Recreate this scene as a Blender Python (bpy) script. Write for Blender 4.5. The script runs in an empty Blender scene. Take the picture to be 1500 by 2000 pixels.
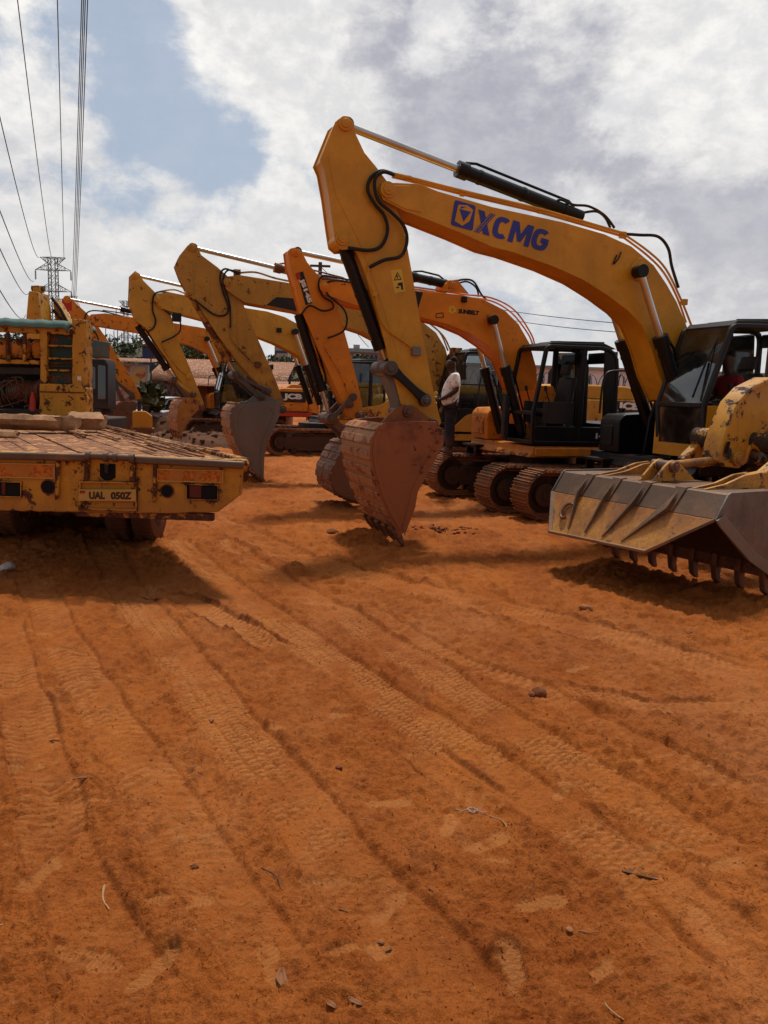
import bpy, bmesh, math, random
import numpy as np
from mathutils import Vector, Matrix
random.seed(7)
S = bpy.context.scene
COL = S.collection
# ------------------------------------------------------------------ camera
H = 1.95; FP = 1500.0; PITCH = math.atan(230/1500); ROLL = math.radians(2.0)
fw = Vector((0, math.cos(PITCH), -math.sin(PITCH)))
_r = Vector((1, 0, 0)); _u = Vector((0, math.sin(PITCH), math.cos(PITCH)))
RT = _r*math.cos(ROLL) + _u*math.sin(ROLL); UP = -_r*math.sin(ROLL) + _u*math.cos(ROLL)
cam = bpy.data.cameras.new('camera'); camo = bpy.data.objects.new('camera', cam); COL.objects.link(camo)
cam.sensor_fit = 'VERTICAL'; cam.sensor_height = 36; cam.sensor_width = 27; cam.lens = 27
cam.clip_end = 6000; cam.clip_start = 0.05
camo.matrix_world = Matrix(((RT.x, UP.x, -fw.x, 0), (RT.y, UP.y, -fw.y, 0), (RT.z, UP.z, -fw.z, H), (0, 0, 0, 1)))
S.camera = camo
def ray(px, py):            # the photograph's 1500 x 2000 pixel -> direction in the world
    return fw + RT*((px-750)/FP) - UP*((py-1000)/FP)
def gp(px, py, z=0.0):      # where that direction meets height z
    d = ray(px, py); t = (z-H)/d.z
    return Vector((d.x*t, d.y*t, z))
def at(px, py, Y):          # where it meets the plane y = Y
    d = ray(px, py); t = Y/d.y
    return Vector((d.x*t, Y, H+d.z*t))
# ------------------------------------------------------------------ light
S.view_settings.view_transform = 'Standard'; S.view_settings.look = 'None'
S.view_settings.exposure = 0.0; S.view_settings.gamma = 1.0
SUN_DIR = Vector((0.06, 0.42, 1.0)).normalized()      # towards the sun
sl = bpy.data.lights.new('sun', 'SUN'); so = bpy.data.objects.new('sun', sl); COL.objects.link(so)
sl.energy = 3.0; sl.angle = math.radians(7); sl.color = (1, .93, .82)
so.rotation_euler = SUN_DIR.to_track_quat('Z', 'Y').to_euler(); so.location = (0, 0, 60)
sun_el = math.asin(SUN_DIR.z); sun_rot = math.atan2(SUN_DIR.x, SUN_DIR.y)

class NT:                    # small helper to write node trees
    def __init__(s, tree): s.t = tree; s.n = tree.nodes; s.l = tree.links; s.n.clear()
    def node(s, typ, **kw):
        o = s.n.new(typ)
        for k, v in kw.items(): setattr(o, k, v)
        return o
    def put(s, sock, v):
        if isinstance(v, bpy.types.NodeSocket): s.l.new(v, sock)
        elif v is not None:
            if sock.type == 'RGBA' and len(v) == 3: v = (*v, 1)
            sock.default_value = v
    def m(s, op, a, b=None, c=None, clamp=False):
        o = s.node('ShaderNodeMath', operation=op, use_clamp=clamp)
        for i, v in enumerate((a, b, c)):
            if v is not None: s.put(o.inputs[i], v)
        return o.outputs[0]
    def vm(s, op, a, b=None):
        o = s.node('ShaderNodeVectorMath', operation=op); s.put(o.inputs[0], a)
        if b is not None: s.put(o.inputs[1], b)
        return o.outputs['Value'] if op in ('DOT_PRODUCT', 'LENGTH') else o.outputs[0]
    def noise(s, vec, scale, detail=4, rough=.55, dist=0.0, lac=2.0):
        o = s.node('ShaderNodeTexNoise'); s.put(o.inputs['Vector'], vec); o.inputs['Scale'].default_value = scale
        o.inputs['Detail'].default_value = detail; o.inputs['Roughness'].default_value = rough
        o.inputs['Distortion'].default_value = dist; o.inputs['Lacunarity'].default_value = lac
        return o.outputs['Fac']
    def ramp(s, x, a, b, lo=0.0, hi=1.0):
        o = s.node('ShaderNodeMapRange', clamp=True); o.interpolation_type = 'SMOOTHSTEP'
        s.put(o.inputs['Value'], x); o.inputs['From Min'].default_value = a; o.inputs['From Max'].default_value = b
        o.inputs['To Min'].default_value = lo; o.inputs['To Max'].default_value = hi
        return o.outputs['Result']
    def mix(s, f, a, b, blend='MIX'):
        o = s.node('ShaderNodeMix', data_type='RGBA', blend_type=blend)
        s.put(o.inputs[0], f); s.put(o.inputs[6], a); s.put(o.inputs[7], b)
        return o.outputs[2]

# ------------------------------------------------------------------ sky
W = bpy.data.worlds.new("World"); S.world = W; W.use_nodes = True
n = NT(W.node_tree)
tc = n.node('ShaderNodeTexCoord').outputs['Generated']
sky = n.node('ShaderNodeTexSky', sky_type='NISHITA'); sky.sun_disc = False
sky.sun_elevation = sun_el; sky.sun_rotation = sun_rot; sky.dust_density = 2.0; sky.air_density = 1.0
skyc = n.mix(1.0, sky.outputs[0], (0.085, 0.085, 0.088), 'MULTIPLY')
sep = n.node('ShaderNodeSeparateXYZ'); n.put(sep.inputs[0], tc)
dz = n.m('ADD', n.m('MAXIMUM', sep.outputs[2], 0.0), 0.16)
cv = n.node('ShaderNodeCombineXYZ')
n.put(cv.inputs[0], n.m('DIVIDE', sep.outputs[0], dz)); n.put(cv.inputs[1], n.m('DIVIDE', sep.outputs[1], dz)); cv.inputs[2].default_value = 1.7
mp0 = n.node('ShaderNodeMapping'); n.put(mp0.inputs[0], tc); mp0.inputs[3].default_value = (2.3, 2.3, 3.6); mp0.inputs[1].default_value = (.3, 1.2, .15)
cvec = mp0.outputs[0]
def lobe(px, py, deg, amp):  # a patch of sky in a fixed compass direction with more or less cloud
    d = ray(px, py).normalized()
    dot = n.vm('DOT_PRODUCT', tc, tuple(d))
    return n.ramp(dot, math.cos(math.radians(deg)), 1.0, 0.0, amp)
big = n.noise(cvec, 1.9, 12, .62, .15)
den = big
for L in ((350, 200, 7, -.13), (430, 260, 5.0, -.11), (230, 100, 6, -.10), (60, 60, 6, -.07), (250, 280, 4, -.05), (1190, 130, 5, .05), (1300, 60, 7, .06),
          (560, 60, 10, .12), (1400, 300, 13, .13), (750, 400, 14, .10), (900, 200, 12, .09), (60, 420, 12, .11), (1000, 30, 8, .10)):
    den = n.m('ADD', den, lobe(*L))
cover = n.ramp(den, 0.395, 0.525, .14, 1.0)
horizon = n.ramp(sep.outputs[2], 0.02, 0.20, 1.0, 0.0)
cover = n.m('MAXIMUM', cover, n.m('MULTIPLY', horizon, 0.95))
shade = n.noise(n.vm('ADD', cvec, (0.05, 0.18, 3.1)), 2.6, 12, .64, .15)
for L in ((860, 130, 7, .16), (1000, 260, 11, .17), (700, 300, 8, .05), (1420, 400, 9, .17), (1200, 380, 9, .08), (60, 250, 9, .06), (180, 700, 9, .0),
          (1330, 230, 8, -.20), (1420, 170, 7, -.17), (470, 110, 7, -.13), (430, 200, 4, -.10), (20, 180, 3, -.15), (980, 90, 6, -.08), (600, 380, 12, -.10), (300, 400, 14, -.12), (1180, 40, 6, -.08)):
    shade = n.m('ADD', shade, lobe(*L))
dark = n.ramp(shade, 0.40, 0.66)
edge = n.ramp(den, 0.50, 0.68, 0.0, 1.0)
dark = n.m('MULTIPLY', dark, n.m('ADD', n.m('MULTIPLY', edge, .45), .55))
cl = n.mix(dark, (0.86, 0.85, 0.83), (0.485, 0.488, 0.545))
rim = n.m('MULTIPLY', n.ramp(den, .47, .54), n.ramp(den, .66, .56))
cl = n.mix(n.m('MULTIPLY', rim, .6), cl, (.92, .91, .89))
fine = n.noise(cvec, 9, 12, .66, .15)
cl = n.mix(n.ramp(fine, .35, .70), n.mix(1.0, cl, (.84, .85, .88), 'MULTIPLY'), n.mix(1.0, cl, (1.10, 1.09, 1.07), 'MULTIPLY'))
skyc = n.mix(0.70, skyc, (0.40, 0.49, 0.62))
hz = n.ramp(sep.outputs[2], 0.0, 0.42, 1.0, 0.0)
cl = n.mix(n.m('MULTIPLY', hz, .55), cl, (0.60, 0.595, 0.61))
full = n.mix(cover, skyc, cl)
full = n.mix(1.0, full, n.mix(n.ramp(sep.outputs[1], -.35, .45), (.48, .48, .50), (1.02, 1.02, 1.02)), 'MULTIPLY')  # unseen sky behind the camera dimmed to deepen shade on near faces
bg = n.node('ShaderNodeBackground'); n.put(bg.inputs[0], full); bg.inputs[1].default_value = 1.0
wo = n.node('ShaderNodeOutputWorld'); n.l.new(bg.outputs[0], wo.inputs[0])

# ------------------------------------------------------------------ materials
def mat(name, col, rough=.55, metal=0.0, var=.18, col2=None, rust=0.0, rcol=(.09, .03, .012), dirt=0.25, dcol=(.26, .085, .024),
        dz=1.2, bump=.15, bs=35, scale=1.6, streak=0.0, spec=.35, fine=0.0):
    m = bpy.data.materials.new(name); m.use_nodes = True; n = NT(m.node_tree)
    tco = n.node('ShaderNodeTexCoord').outputs['Object']
    geo = n.node('ShaderNodeNewGeometry')
    pos = n.node('ShaderNodeSeparateXYZ'); n.put(pos.inputs[0], geo.outputs['Position'])
    a = n.noise(tco, scale, 5, .6)
    c = n.mix(n.ramp(a, .3, .7), tuple(x*(1-var) for x in col), tuple(min(1, x*(1+var*.6)) for x in (col2 or col)))
    rg = rough
    if fine:
        f = n.noise(tco, scale*14, 4, .7)
        c = n.mix(n.ramp(f, .4, .75, 0, fine), c, tuple(x*.35 for x in col))
    if streak:
        mp = n.node('ShaderNodeMapping'); n.put(mp.inputs[0], tco); mp.inputs[3].default_value = (9, 9, .7)
        st = n.noise(mp.outputs[0], 1.6, 4, .6)
        c = n.mix(n.ramp(st, .5, .75, 0, streak), c, tuple(x*.42 for x in col))
    if dirt:
        d1 = n.noise(tco, 3.3, 6, .65)
        low = n.ramp(pos.outputs[2], dz*.3, dz*2.0, .34, 0)
        dm = n.ramp(n.m('ADD', d1, low), .52, .78, 0, min(1, dirt*1.6))
        c = n.mix(dm, c, dcol)
        up = n.node('ShaderNodeSeparateXYZ'); n.put(up.inputs[0], geo.outputs['Normal'])
        du = n.m('MULTIPLY', n.ramp(up.outputs[2], .55, .95), n.ramp(d1, .3, .6, .25*dirt, dirt))
        c = n.mix(du, c, dcol)
    bmpsrc = n.noise(tco, bs, 4, .6)
    if rust:
        r1 = n.noise(tco, 5.5, 9, .72, .25)
        pt = n.ramp(geo.outputs['Pointiness'], .52, .60, 0, .16)
        rm = n.ramp(n.m('ADD', r1, pt), .66-.22*rust, .70-.22*rust)
        c = n.mix(rm, c, n.mix(n.ramp(bmpsrc, .35, .65), rcol, tuple(x*2.1 for x in rcol)))
        rg = n.m('MULTIPLY_ADD', rm, .85-rough, rough)
        bmpsrc = n.m('SUBTRACT', bmpsrc, n.m('MULTIPLY', rm, .6))
    p = n.node('ShaderNodeBsdfPrincipled'); n.put(p.inputs['Base Color'], c); n.put(p.inputs['Roughness'], rg)
    p.inputs['Metallic'].default_value = metal; p.inputs['Specular IOR Level'].default_value = spec
    if bump:
        b = n.node('ShaderNodeBump'); b.inputs['Strength'].default_value = bump; b.inputs['Distance'].default_value = .01
        n.put(b.inputs['Height'], bmpsrc); n.put(p.inputs['Normal'], b.outputs[0])
    o = n.node('ShaderNodeOutputMaterial'); n.l.new(p.outputs[0], o.inputs[0])
    return m
def glass(name, tint, fac=.12):
    m = bpy.data.materials.new(name); m.use_nodes = True; n = NT(m.node_tree)
    tr = n.node('ShaderNodeBsdfTransparent'); n.put(tr.inputs[0], tint)
    gl = n.node('ShaderNodeBsdfGlossy'); n.put(gl.inputs[0], (.9, .95, .95)); gl.inputs['Roughness'].default_value = .05
    df = n.node('ShaderNodeBsdfDiffuse'); n.put(df.inputs[0], (.30, .25, .20))
    tcg = n.node('ShaderNodeTexCoord').outputs['Object']
    fr = n.node('ShaderNodeFresnel'); fr.inputs[0].default_value = 1.5
    mx = n.node('ShaderNodeMixShader'); n.put(mx.inputs[0], n.m('ADD', fr.outputs[0], fac-.04)); n.l.new(tr.outputs[0], mx.inputs[1]); n.l.new(gl.outputs[0], mx.inputs[2])
    m2 = n.node('ShaderNodeMixShader'); n.put(m2.inputs[0], n.ramp(n.noise(tcg, 3, 5, .65), .4, .75, .02, .16)); n.l.new(mx.outputs[0], m2.inputs[1]); n.l.new(df.outputs[0], m2.inputs[2])
    o = n.node('ShaderNodeOutputMaterial'); n.l.new(m2.outputs[0], o.inputs[0])
    return m
MT = dict(
 yel=mat('yellow_paint', (.64, .295, .016), .42, streak=.10, fine=.10, rust=.0, dirt=.16, dz=1.4, bump=.04),
 orange=mat('orange_paint', (.72, .235, .012), .42, rust=.06, dirt=.22, dz=1.2, bump=.05),
 orange_old=mat('worn_orange_paint', (.72, .235, .012), .5, rust=.26, dirt=.25, bump=.06),
 ochre=mat('ochre_paint', (.50, .25, .030), .5, rust=.22, dirt=.45, dz=1.6, bump=.08, streak=.35, fine=.25),
 ochre2=mat('ochre_paint_clean', (.58, .29, .026), .48, rust=.08, dirt=.2, dz=1.5, bump=.05, streak=.12),
 old=mat('old_yellow_paint', (.56, .25, .018), .55, rust=.50, rcol=(.055, .018, .009), dirt=.3, dcol=(.22, .08, .03), dz=.7, bump=.3, streak=.35),
 cream=mat('cream_yellow_paint', (.72, .43, .09), .45, rust=.1, dirt=.2),
 blackp=mat('black_paint', (.006, .006, .007), .38, dirt=.05, dz=.8, var=.3, bump=.05, spec=.3),
 blacks=mat('black_satin_paint', (.009, .0095, .011), .5, dirt=.06, dz=1.0, var=.3, bump=.08),
 grey=mat('dark_grey_plastic', (.016, .017, .019), .6, dirt=.07, bump=.08),
 rubber=mat('black_rubber', (.018, .016, .015), .75, dirt=.3, bump=.2),
 chrome=mat('chrome', (.55, .54, .52), .30, 1.0, dirt=.05, bump=.0),
 steel=mat('worn_steel', (.10, .085, .075), .5, .35, dirt=.35, rust=.25, rcol=(.11, .04, .02), bump=.25),
 gsteel=mat('grey_worn_steel', (.17, .155, .13), .48, .15, dirt=.12, rust=.06, rcol=(.14, .06, .03), bump=.2),
 redsteel=mat('red_dusty_steel', (.19, .055, .022), .5, .05, dirt=.55, dcol=(.33, .10, .030), dz=1.5, rust=.12, rcol=(.08, .022, .012), bump=.4, bs=18),
 shell=mat('clay_dusted_shell', (.32, .165, .075), .6, .1, dirt=.55, dcol=(.40, .17, .062), dz=1.6, rust=.12, rcol=(.15, .04, .018), bump=.5, bs=14),
 track=mat('dusty_track_steel', (.08, .05, .035), .6, .2, dirt=.7, dcol=(.30, .115, .042), dz=.7, bump=.4, bs=25),
 trackdark=mat('dark_track_frame', (.03, .021, .016), .7, .1, dirt=.4, dcol=(.10, .04, .018), dz=.6, bump=.3),
 lsteel=mat('scuffed_yellow_steel', (.24, .09, .028), .5, .05, var=.25, col2=(.56, .27, .035), rust=.10, rcol=(.12, .06, .03), dirt=.3, dcol=(.36, .14, .045), dz=.8, bump=.3, bs=22, streak=.5, fine=.6, scale=2.6),
 ledge=mat('worn_grey_brown_steel', (.135, .082, .052), .48, .1, dirt=.4, dcol=(.30, .14, .06), dz=.5, rust=.0, rcol=(.16, .07, .03), bump=.25, fine=.3),
 lside=mat('scraped_grey_steel', (.115, .105, .092), .42, .4, col2=(.17, .155, .135), dirt=.16, dcol=(.25, .12, .06), dz=.5, rust=.0, bump=.25, fine=.35, streak=.3),
 lyel=mat('chipped_loader_yellow', (.60, .28, .03), .5, rust=.36, rcol=(.035, .022, .016), dirt=.35, dcol=(.33, .14, .05), dz=1.0, bump=.2, streak=.3),
 wood=mat('weathered_planks', (.36, .15, .050), .8, col2=(.62, .31, .11), rust=.22, rcol=(.13, .05, .02), dirt=.6, dcol=(.46, .20, .075), dz=.5, bump=.8, bs=9, streak=.0, fine=.6, scale=2.5),
 log=mat('split_log', (.30, .15, .065), .8, col2=(.52, .30, .15), dirt=.2, bump=.9, bs=9, fine=.6, scale=4),
 white=mat('white_decal', (.75, .73, .68), .5, dirt=.15, bump=0), blue=mat('blue_decal', (.035, .045, .27), .45, dirt=.04, bump=0),
 blackd=mat('black_decal', (.010, .010, .010), .45, dirt=.1, bump=0), yeld=mat('yellow_decal', (.75, .48, .05), .5, dirt=.1, bump=0),
 redd=mat('red_decal', (.50, .03, .015), .5, dirt=.1, bump=0),
 redlamp=mat('red_lamp_lens', (.10, .008, .005), .4, dirt=.04, bump=.1), plate=mat('number_plate_yellow', (.72, .46, .10), .5, dirt=.25, bump=.1),
 reflo=mat('orange_reflector_board', (.60, .21, .02), .5, rust=.42, rcol=(.30, .085, .010), dirt=.25, bump=.15),
 green=mat('dark_green_panel', (.012, .045, .032), .55, dirt=.2, rust=.1, bump=.1), tarp=mat('green_tarpaulin', (.10, .20, .18), .7, dirt=.15, bump=.5, bs=9),
 blackvoid=mat('painted_recess_dark', (.006, .005, .005), .9, dirt=0, bump=0),  # near-black that paints the shade inside holes and bays
 skin=mat('brown_skin', (.060, .028, .017), .5, dirt=0, bump=.05, var=.1), hair=mat('black_hair', (.008, .007, .007), .8, dirt=0, bump=.3, bs=80),
 jeans=mat('dark_jeans', (.018, .022, .032), .85, dirt=.12, bump=.3, bs=60), redc=mat('red_shirt_cloth', (.22, .010, .012), .8, dirt=0, bump=.2),
 shoe=mat('black_shoe', (.012, .012, .013), .5, dirt=.3, bump=.1),
 tin=mat('rusty_tin_roof', (.30, .19, .12), .55, .1, col2=(.38, .26, .17), rust=.3, rcol=(.17, .07, .035), dirt=.2, bump=.1, scale=.5),
 zinc=mat('grey_sheet_wall', (.17, .175, .18), .5, .1, rust=.15, dirt=.3, bump=.1), brownw=mat('brown_painted_wall', (.16, .04, .022), .7, dirt=.3, bump=.1),
 concrete=mat('grey_concrete', (.30, .30, .31), .85, dirt=.1, bump=.1, scale=.3), whitew=mat('white_painted_wall', (.74, .76, .80), .8, dirt=.1, bump=.05, scale=.3),
 bluew=mat('blue_wall', (.03, .05, .14), .6, dirt=.1, bump=0), brick=mat('pale_brick_block', (.34, .20, .16), .8, dirt=.1, bump=0),
 galv=mat('grey_lattice_steel', (.10, .105, .115), .6, .2, dirt=0, bump=0), wire=mat('wire', (.05, .05, .06), .6, dirt=0, bump=0),
 bark=mat('bark', (.07, .05, .035), .9, dirt=.1, bump=.5), leaf=mat('dark_leaves', (.045, .06, .022), .7, col2=(.085, .10, .04), dirt=0, bump=0, var=.4),
 leaf2=mat('dusty_palm_leaves', (.09, .085, .045), .7, col2=(.15, .14, .08), dirt=.1, bump=0, var=.4),
 hill=mat('hill_scrub', (.05, .06, .03), .9, col2=(.075, .075, .04), dirt=.15, bump=.3, bs=.5, scale=.05, var=.3),
 clod=mat('dark_damp_clods', (.13, .035, .014), .95, dirt=.3, bump=.8, bs=20), rubble=mat('earth_rubble', (.06, .027, .014), .95, col2=(.11, .05, .027), dirt=.05, bump=.8, bs=8),
 stone=mat('pale_stone', (.40, .17, .08), .9, dirt=.3, bump=.5), twig=mat('dry_twig', (.42, .26, .12), .8, dirt=.1, bump=.3), bag=mat('grey_plastic_bag', (.42, .40, .37), .5, dirt=.2, bump=.4, bs=20),
 dleaf=mat('dry_leaf', (.20, .09, .04), .75, dirt=.2, bump=.4), rag=mat('dark_rag', (.035, .022, .016), .9, dirt=.2, bump=.8, bs=15),
 glass=glass('tinted_glass', (.45, .50, .50), .10), glassd=glass('dark_glass', (.13, .15, .15), .14),
 lamp=mat('work_lamp_lens', (.5, .5, .48), .25, dirt=.1, bump=0),
)
# ------------------------------------------------------------------ mesh helpers
def tag(o, label=None, cat=None, group=None, kind=None):
    for k, v in (('label', label), ('category', cat), ('group', group), ('kind', kind)):
        if v: o[k] = v
    return o
def empty(name, loc, rz=0.0):
    o = bpy.data.objects.new(name, None); COL.objects.link(o); o.location = loc; o.rotation_euler = (0, 0, rz); o.empty_display_size = .3
    return o
def inset(poly, d):
    """offset a 2-D polygon inwards"""
    P = [Vector(p) for p in poly]; N = len(P)
    A = sum(P[i].x*P[(i+1) % N].y-P[(i+1) % N].x*P[i].y for i in range(N))
    s = 1 if A > 0 else -1; out = []
    for i in range(N):
        a, b, c = P[i-1], P[i], P[(i+1) % N]
        e1 = (b-a).normalized(); e2 = (c-b).normalized()
        n1 = Vector((-e1.y, e1.x))*s; n2 = Vector((-e2.y, e2.x))*s
        k = n1+n2
        if k.length < 1e-6: k = n1
        k.normalize(); q = max(.45, k.dot(n1)); out.append(b+k*(d/q))
    return [tuple(o) for o in out]
class MB:
    def __init__(s): s.v = []; s.f = []; s.mi = []
    def add(s, v, f, mi=0):
        b = len(s.v); s.v += [tuple(x) for x in v]; s.f += [tuple(b+i for i in q) for q in f]; s.mi += [mi]*len(f); return s
    def box(s, a, b, mi=0):
        x0, y0, z0 = a; x1, y1, z1 = b
        v = [(x, y, z) for x in (x0, x1) for y in (y0, y1) for z in (z0, z1)]
        return s.add(v, [(0, 1, 3, 2), (4, 6, 7, 5), (0, 4, 5, 1), (2, 3, 7, 6), (0, 2, 6, 4), (1, 5, 7, 3)], mi)
    def bar(s, p, q, w, h=None, mi=0, up=(0, 0, 1)):
        p = Vector(p); q = Vector(q); d = (q-p).normalized(); u = Vector(up)
        if abs(d.dot(u)) > .98: u = Vector((1, 0, 0))
        r = d.cross(u).normalized(); u = r.cross(d); h = h or w
        v = [c+r*(i*w/2)+u*(j*h/2) for c in (p, q) for i, j in ((-1, -1), (1, -1), (1, 1), (-1, 1))]
        return s.add(v, [(0, 1, 2, 3), (7, 6, 5, 4), (0, 4, 5, 1), (1, 5, 6, 2), (2, 6, 7, 3), (3, 7, 4, 0)], mi)
    def prism(s, poly, y0, y1, mi=0, plane='xz'):     # poly of (x, z), thickness along y
        N = len(poly)
        f3 = {'xz': lambda a, b, y: (a, y, b), 'xy': lambda a, b, y: (a, b, y), 'yz': lambda a, b, y: (y, a, b)}[plane]
        v = [f3(a, b, y0) for a, b in poly]+[f3(a, b, y1) for a, b in poly]
        return s.add(v, [tuple(range(N)), tuple(range(2*N-1, N-1, -1))]+[(i, i+N, (i+1) % N+N, (i+1) % N) for i in range(N)], mi)
    def ring(s, outer, t, y0, y1, mi=0, inner=None, plane='xz'):
        inn = inner or inset(outer, t); N = len(outer)
        f3 = {'xz': lambda a, b, y: (a, y, b), 'yz': lambda a, b, y: (y, a, b)}[plane]
        v = [f3(a, b, y0) for a, b in outer]+[f3(a, b, y0) for a, b in inn]+[f3(a, b, y1) for a, b in outer]+[f3(a, b, y1) for a, b in inn]
        f = []
        for i in range(N):
            j = (i+1) % N
            f += [(i, j, j+N, i+N), (i+2*N, i+3*N, j+3*N, j+2*N), (i, i+2*N, j+2*N, j), (i+N, j+N, j+3*N, i+3*N)]
        return s.add(v, f, mi)
    def tube(s, pts, r, n=8, mi=0, caps=True):
        P = [Vector(p) for p in pts]; N = len(P); R = r if isinstance(r, (list, tuple)) else [r]*N
        t = [(P[min(i+1, N-1)]-P[max(i-1, 0)]).normalized() for i in range(N)]
        u = Vector((0, 0, 1)) if abs(t[0].z) < .9 else Vector((1, 0, 0)); v = []
        for i in range(N):
            u = (u-t[i]*u.dot(t[i])).normalized(); w = t[i].cross(u)
            v += [P[i]+(u*math.cos(2*math.pi*k/n)+w*math.sin(2*math.pi*k/n))*R[i] for k in range(n)]
        f = [(i*n+k, i*n+(k+1) % n, (i+1)*n+(k+1) % n, (i+1)*n+k) for i in range(N-1) for k in range(n)]
        if caps: f += [tuple(range(n-1, -1, -1)), tuple(range((N-1)*n, N*n))]
        return s.add(v, f, mi)
    def cyl(s, p, q, r, n=20, mi=0): return s.tube([p, q], r, n, mi)
    def pin(s, c, r, y0, y1, mi=0, n=20): return s.tube([(c[0], y0, c[1]), (c[0], y1, c[1])], r, n, mi)
    def build(s, name, m, parent=None, smooth=35, bevel=0.0):
        me = bpy.data.meshes.new(name); me.from_pydata(s.v, [], s.f)
        ms = m if isinstance(m, (list, tuple)) else [m]
        for k in ms: me.materials.append(MT[k] if isinstance(k, str) else k)
        me.polygons.foreach_set('material_index', s.mi)
        bm = bmesh.new(); bm.from_mesh(me); bmesh.ops.recalc_face_normals(bm, faces=bm.faces); bm.to_mesh(me); bm.free()
        me.polygons.foreach_set('use_smooth', [True]*len(me.polygons)); me.set_sharp_from_angle(angle=math.radians(smooth))
        me.update(); o = bpy.data.objects.new(name, me); COL.objects.link(o)
        if parent: o.parent = parent
        if bevel:
            b = o.modifiers.new('bevel', 'BEVEL'); b.width = bevel; b.segments = 2; b.limit_method = 'ANGLE'; b.angle_limit = math.radians(40)
        return o
def smooth_path(pts, k=5):
    P = [Vector(p) for p in pts]; out = []
    for i in range(len(P)-1):
        a = P[max(i-1, 0)]; b = P[i]; c = P[i+1]; d = P[min(i+2, len(P)-1)]
        for j in range(k):
            t = j/k; out.append(.5*((2*b)+(-a+c)*t+(2*a-5*b+4*c-d)*t*t+(-a+3*b-3*c+d)*t**3))
    return out+[P[-1]]
_fonts = {}
def text_verts(txt, bold=0.0):
    cu = bpy.data.curves.new('text', 'FONT'); cu.body = txt; cu.offset = bold; cu.resolution_u = 3; cu.fill_mode = 'FRONT'
    o = bpy.data.objects.new('text', cu); COL.objects.link(o)
    bpy.context.view_layer.update()
    me = o.evaluated_get(bpy.context.evaluated_depsgraph_get()).to_mesh()
    v = [tuple(x.co) for x in me.vertices]; f = [tuple(p.vertices) for p in me.polygons]
    o.to_mesh_clear(); bpy.data.objects.remove(o); bpy.data.curves.remove(cu)
    x0 = min(a[0] for a in v); x1 = max(a[0] for a in v); y0 = min(a[1] for a in v); y1 = max(a[1] for a in v)
    return [((a[0]-x0)/(x1-x0), (a[1]-y0)/(y1-y0)) for a in v], f
def lettering(txt, P0, P1, PT, m, parent, bold=.03, name='lettering'):
    """flat letters: P0 -> P1 is the base line, P0 -> PT the height"""
    uv, f = text_verts(txt, bold); P0 = Vector(P0); X = Vector(P1)-P0; Y = Vector(PT)-P0
    me = bpy.data.meshes.new(name); me.from_pydata([tuple(P0+X*a+Y*b) for a, b in uv], [], f); me.materials.append(MT[m])
    o = bpy.data.objects.new(name, me); COL.objects.link(o); o.parent = parent
    return o
class Frame:                # a machine's own axes: x forward, y to its left, z up
    def __init__(s, O, deg):
        a = math.radians(deg); s.o = Vector((O[0], O[1], 0)); s.f = Vector((-math.cos(a), -math.sin(a), 0)); s.l = Vector((math.sin(a), -math.cos(a), 0))
        s.rz = math.pi+a
    def pt(s, px, py, v):
        d = ray(px, py); t = (v+s.o.dot(s.l))/d.dot(s.l)
        X = Vector((d.x*t, d.y*t, H+d.z*t))-s.o
        return Vector((X.dot(s.f), v, X.z))
    def uz(s, px, py, v): p = s.pt(px, py, v); return (p.x, p.z)
    def poly(s, P, v): return [s.uz(x, y, v) for x, y in P]

exec_order = []
# ------------------------------------------------------------------ ground
rng = np.random.RandomState(3)
def _hash(ix, iy, seed):
    h = (ix.astype(np.int64)*374761393 + iy.astype(np.int64)*668265263 + seed*1442695041) & 0x7fffffff
    h = ((h ^ (h >> 13))*1274126177) & 0x7fffffff
    return ((h ^ (h >> 16)) & 0xffff)/65535.0*2-1
def vnoise(x, y, seed):
    ix = np.floor(x); iy = np.floor(y); fx = x-ix; fy = y-iy
    u = fx*fx*fx*(fx*(fx*6-15)+10); v = fy*fy*fy*(fy*(fy*6-15)+10)
    a = _hash(ix, iy, seed); b = _hash(ix+1, iy, seed); c = _hash(ix, iy+1, seed); d = _hash(ix+1, iy+1, seed)
    return a+(b-a)*u+(c-a)*v+(a-b-c+d)*u*v
def fbm(x, y, sc, oc, seed, g=.5):
    s = 0*x; a = 1.0
    for i in range(oc):
        ca, sa = math.cos(i*1.1+.4), math.sin(i*1.1+.4)
        s = s+a*vnoise((x*ca+y*sa)/sc, (-x*sa+y*ca)/sc, seed+i*17); a *= g; sc *= .5
    return s
def sstep(a, b, x):
    t = np.clip((x-a)/(b-a), 0, 1); return t*t*(3-2*t)
def along(x, y, P, reach):
    """signed distance to a polyline, arc length on it and the mask of points within reach"""
    best = np.full(x.shape, 1e9); S_ = np.zeros(x.shape); L0 = 0
    for a, b in zip(P[:-1], P[1:]):
        d = b-a; L = math.hypot(*d); d = d/L
        rx = x-a[0]; ry = y-a[1]; t = np.clip(rx*d[0]+ry*d[1], 0, L)
        ex = rx-d[0]*t; ey = ry-d[1]*t; q = np.sqrt(ex*ex+ey*ey); sgn = np.sign(d[0]*ry-d[1]*rx); sgn[sgn == 0] = 1
        mm = q < np.abs(best); best = np.where(mm, q*sgn, best); S_ = np.where(mm, L0+t, S_); L0 += L
    return best, S_, L0
def gpath(P): return [np.array(tuple(gp(*p))[:2]) for p in P]
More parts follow.
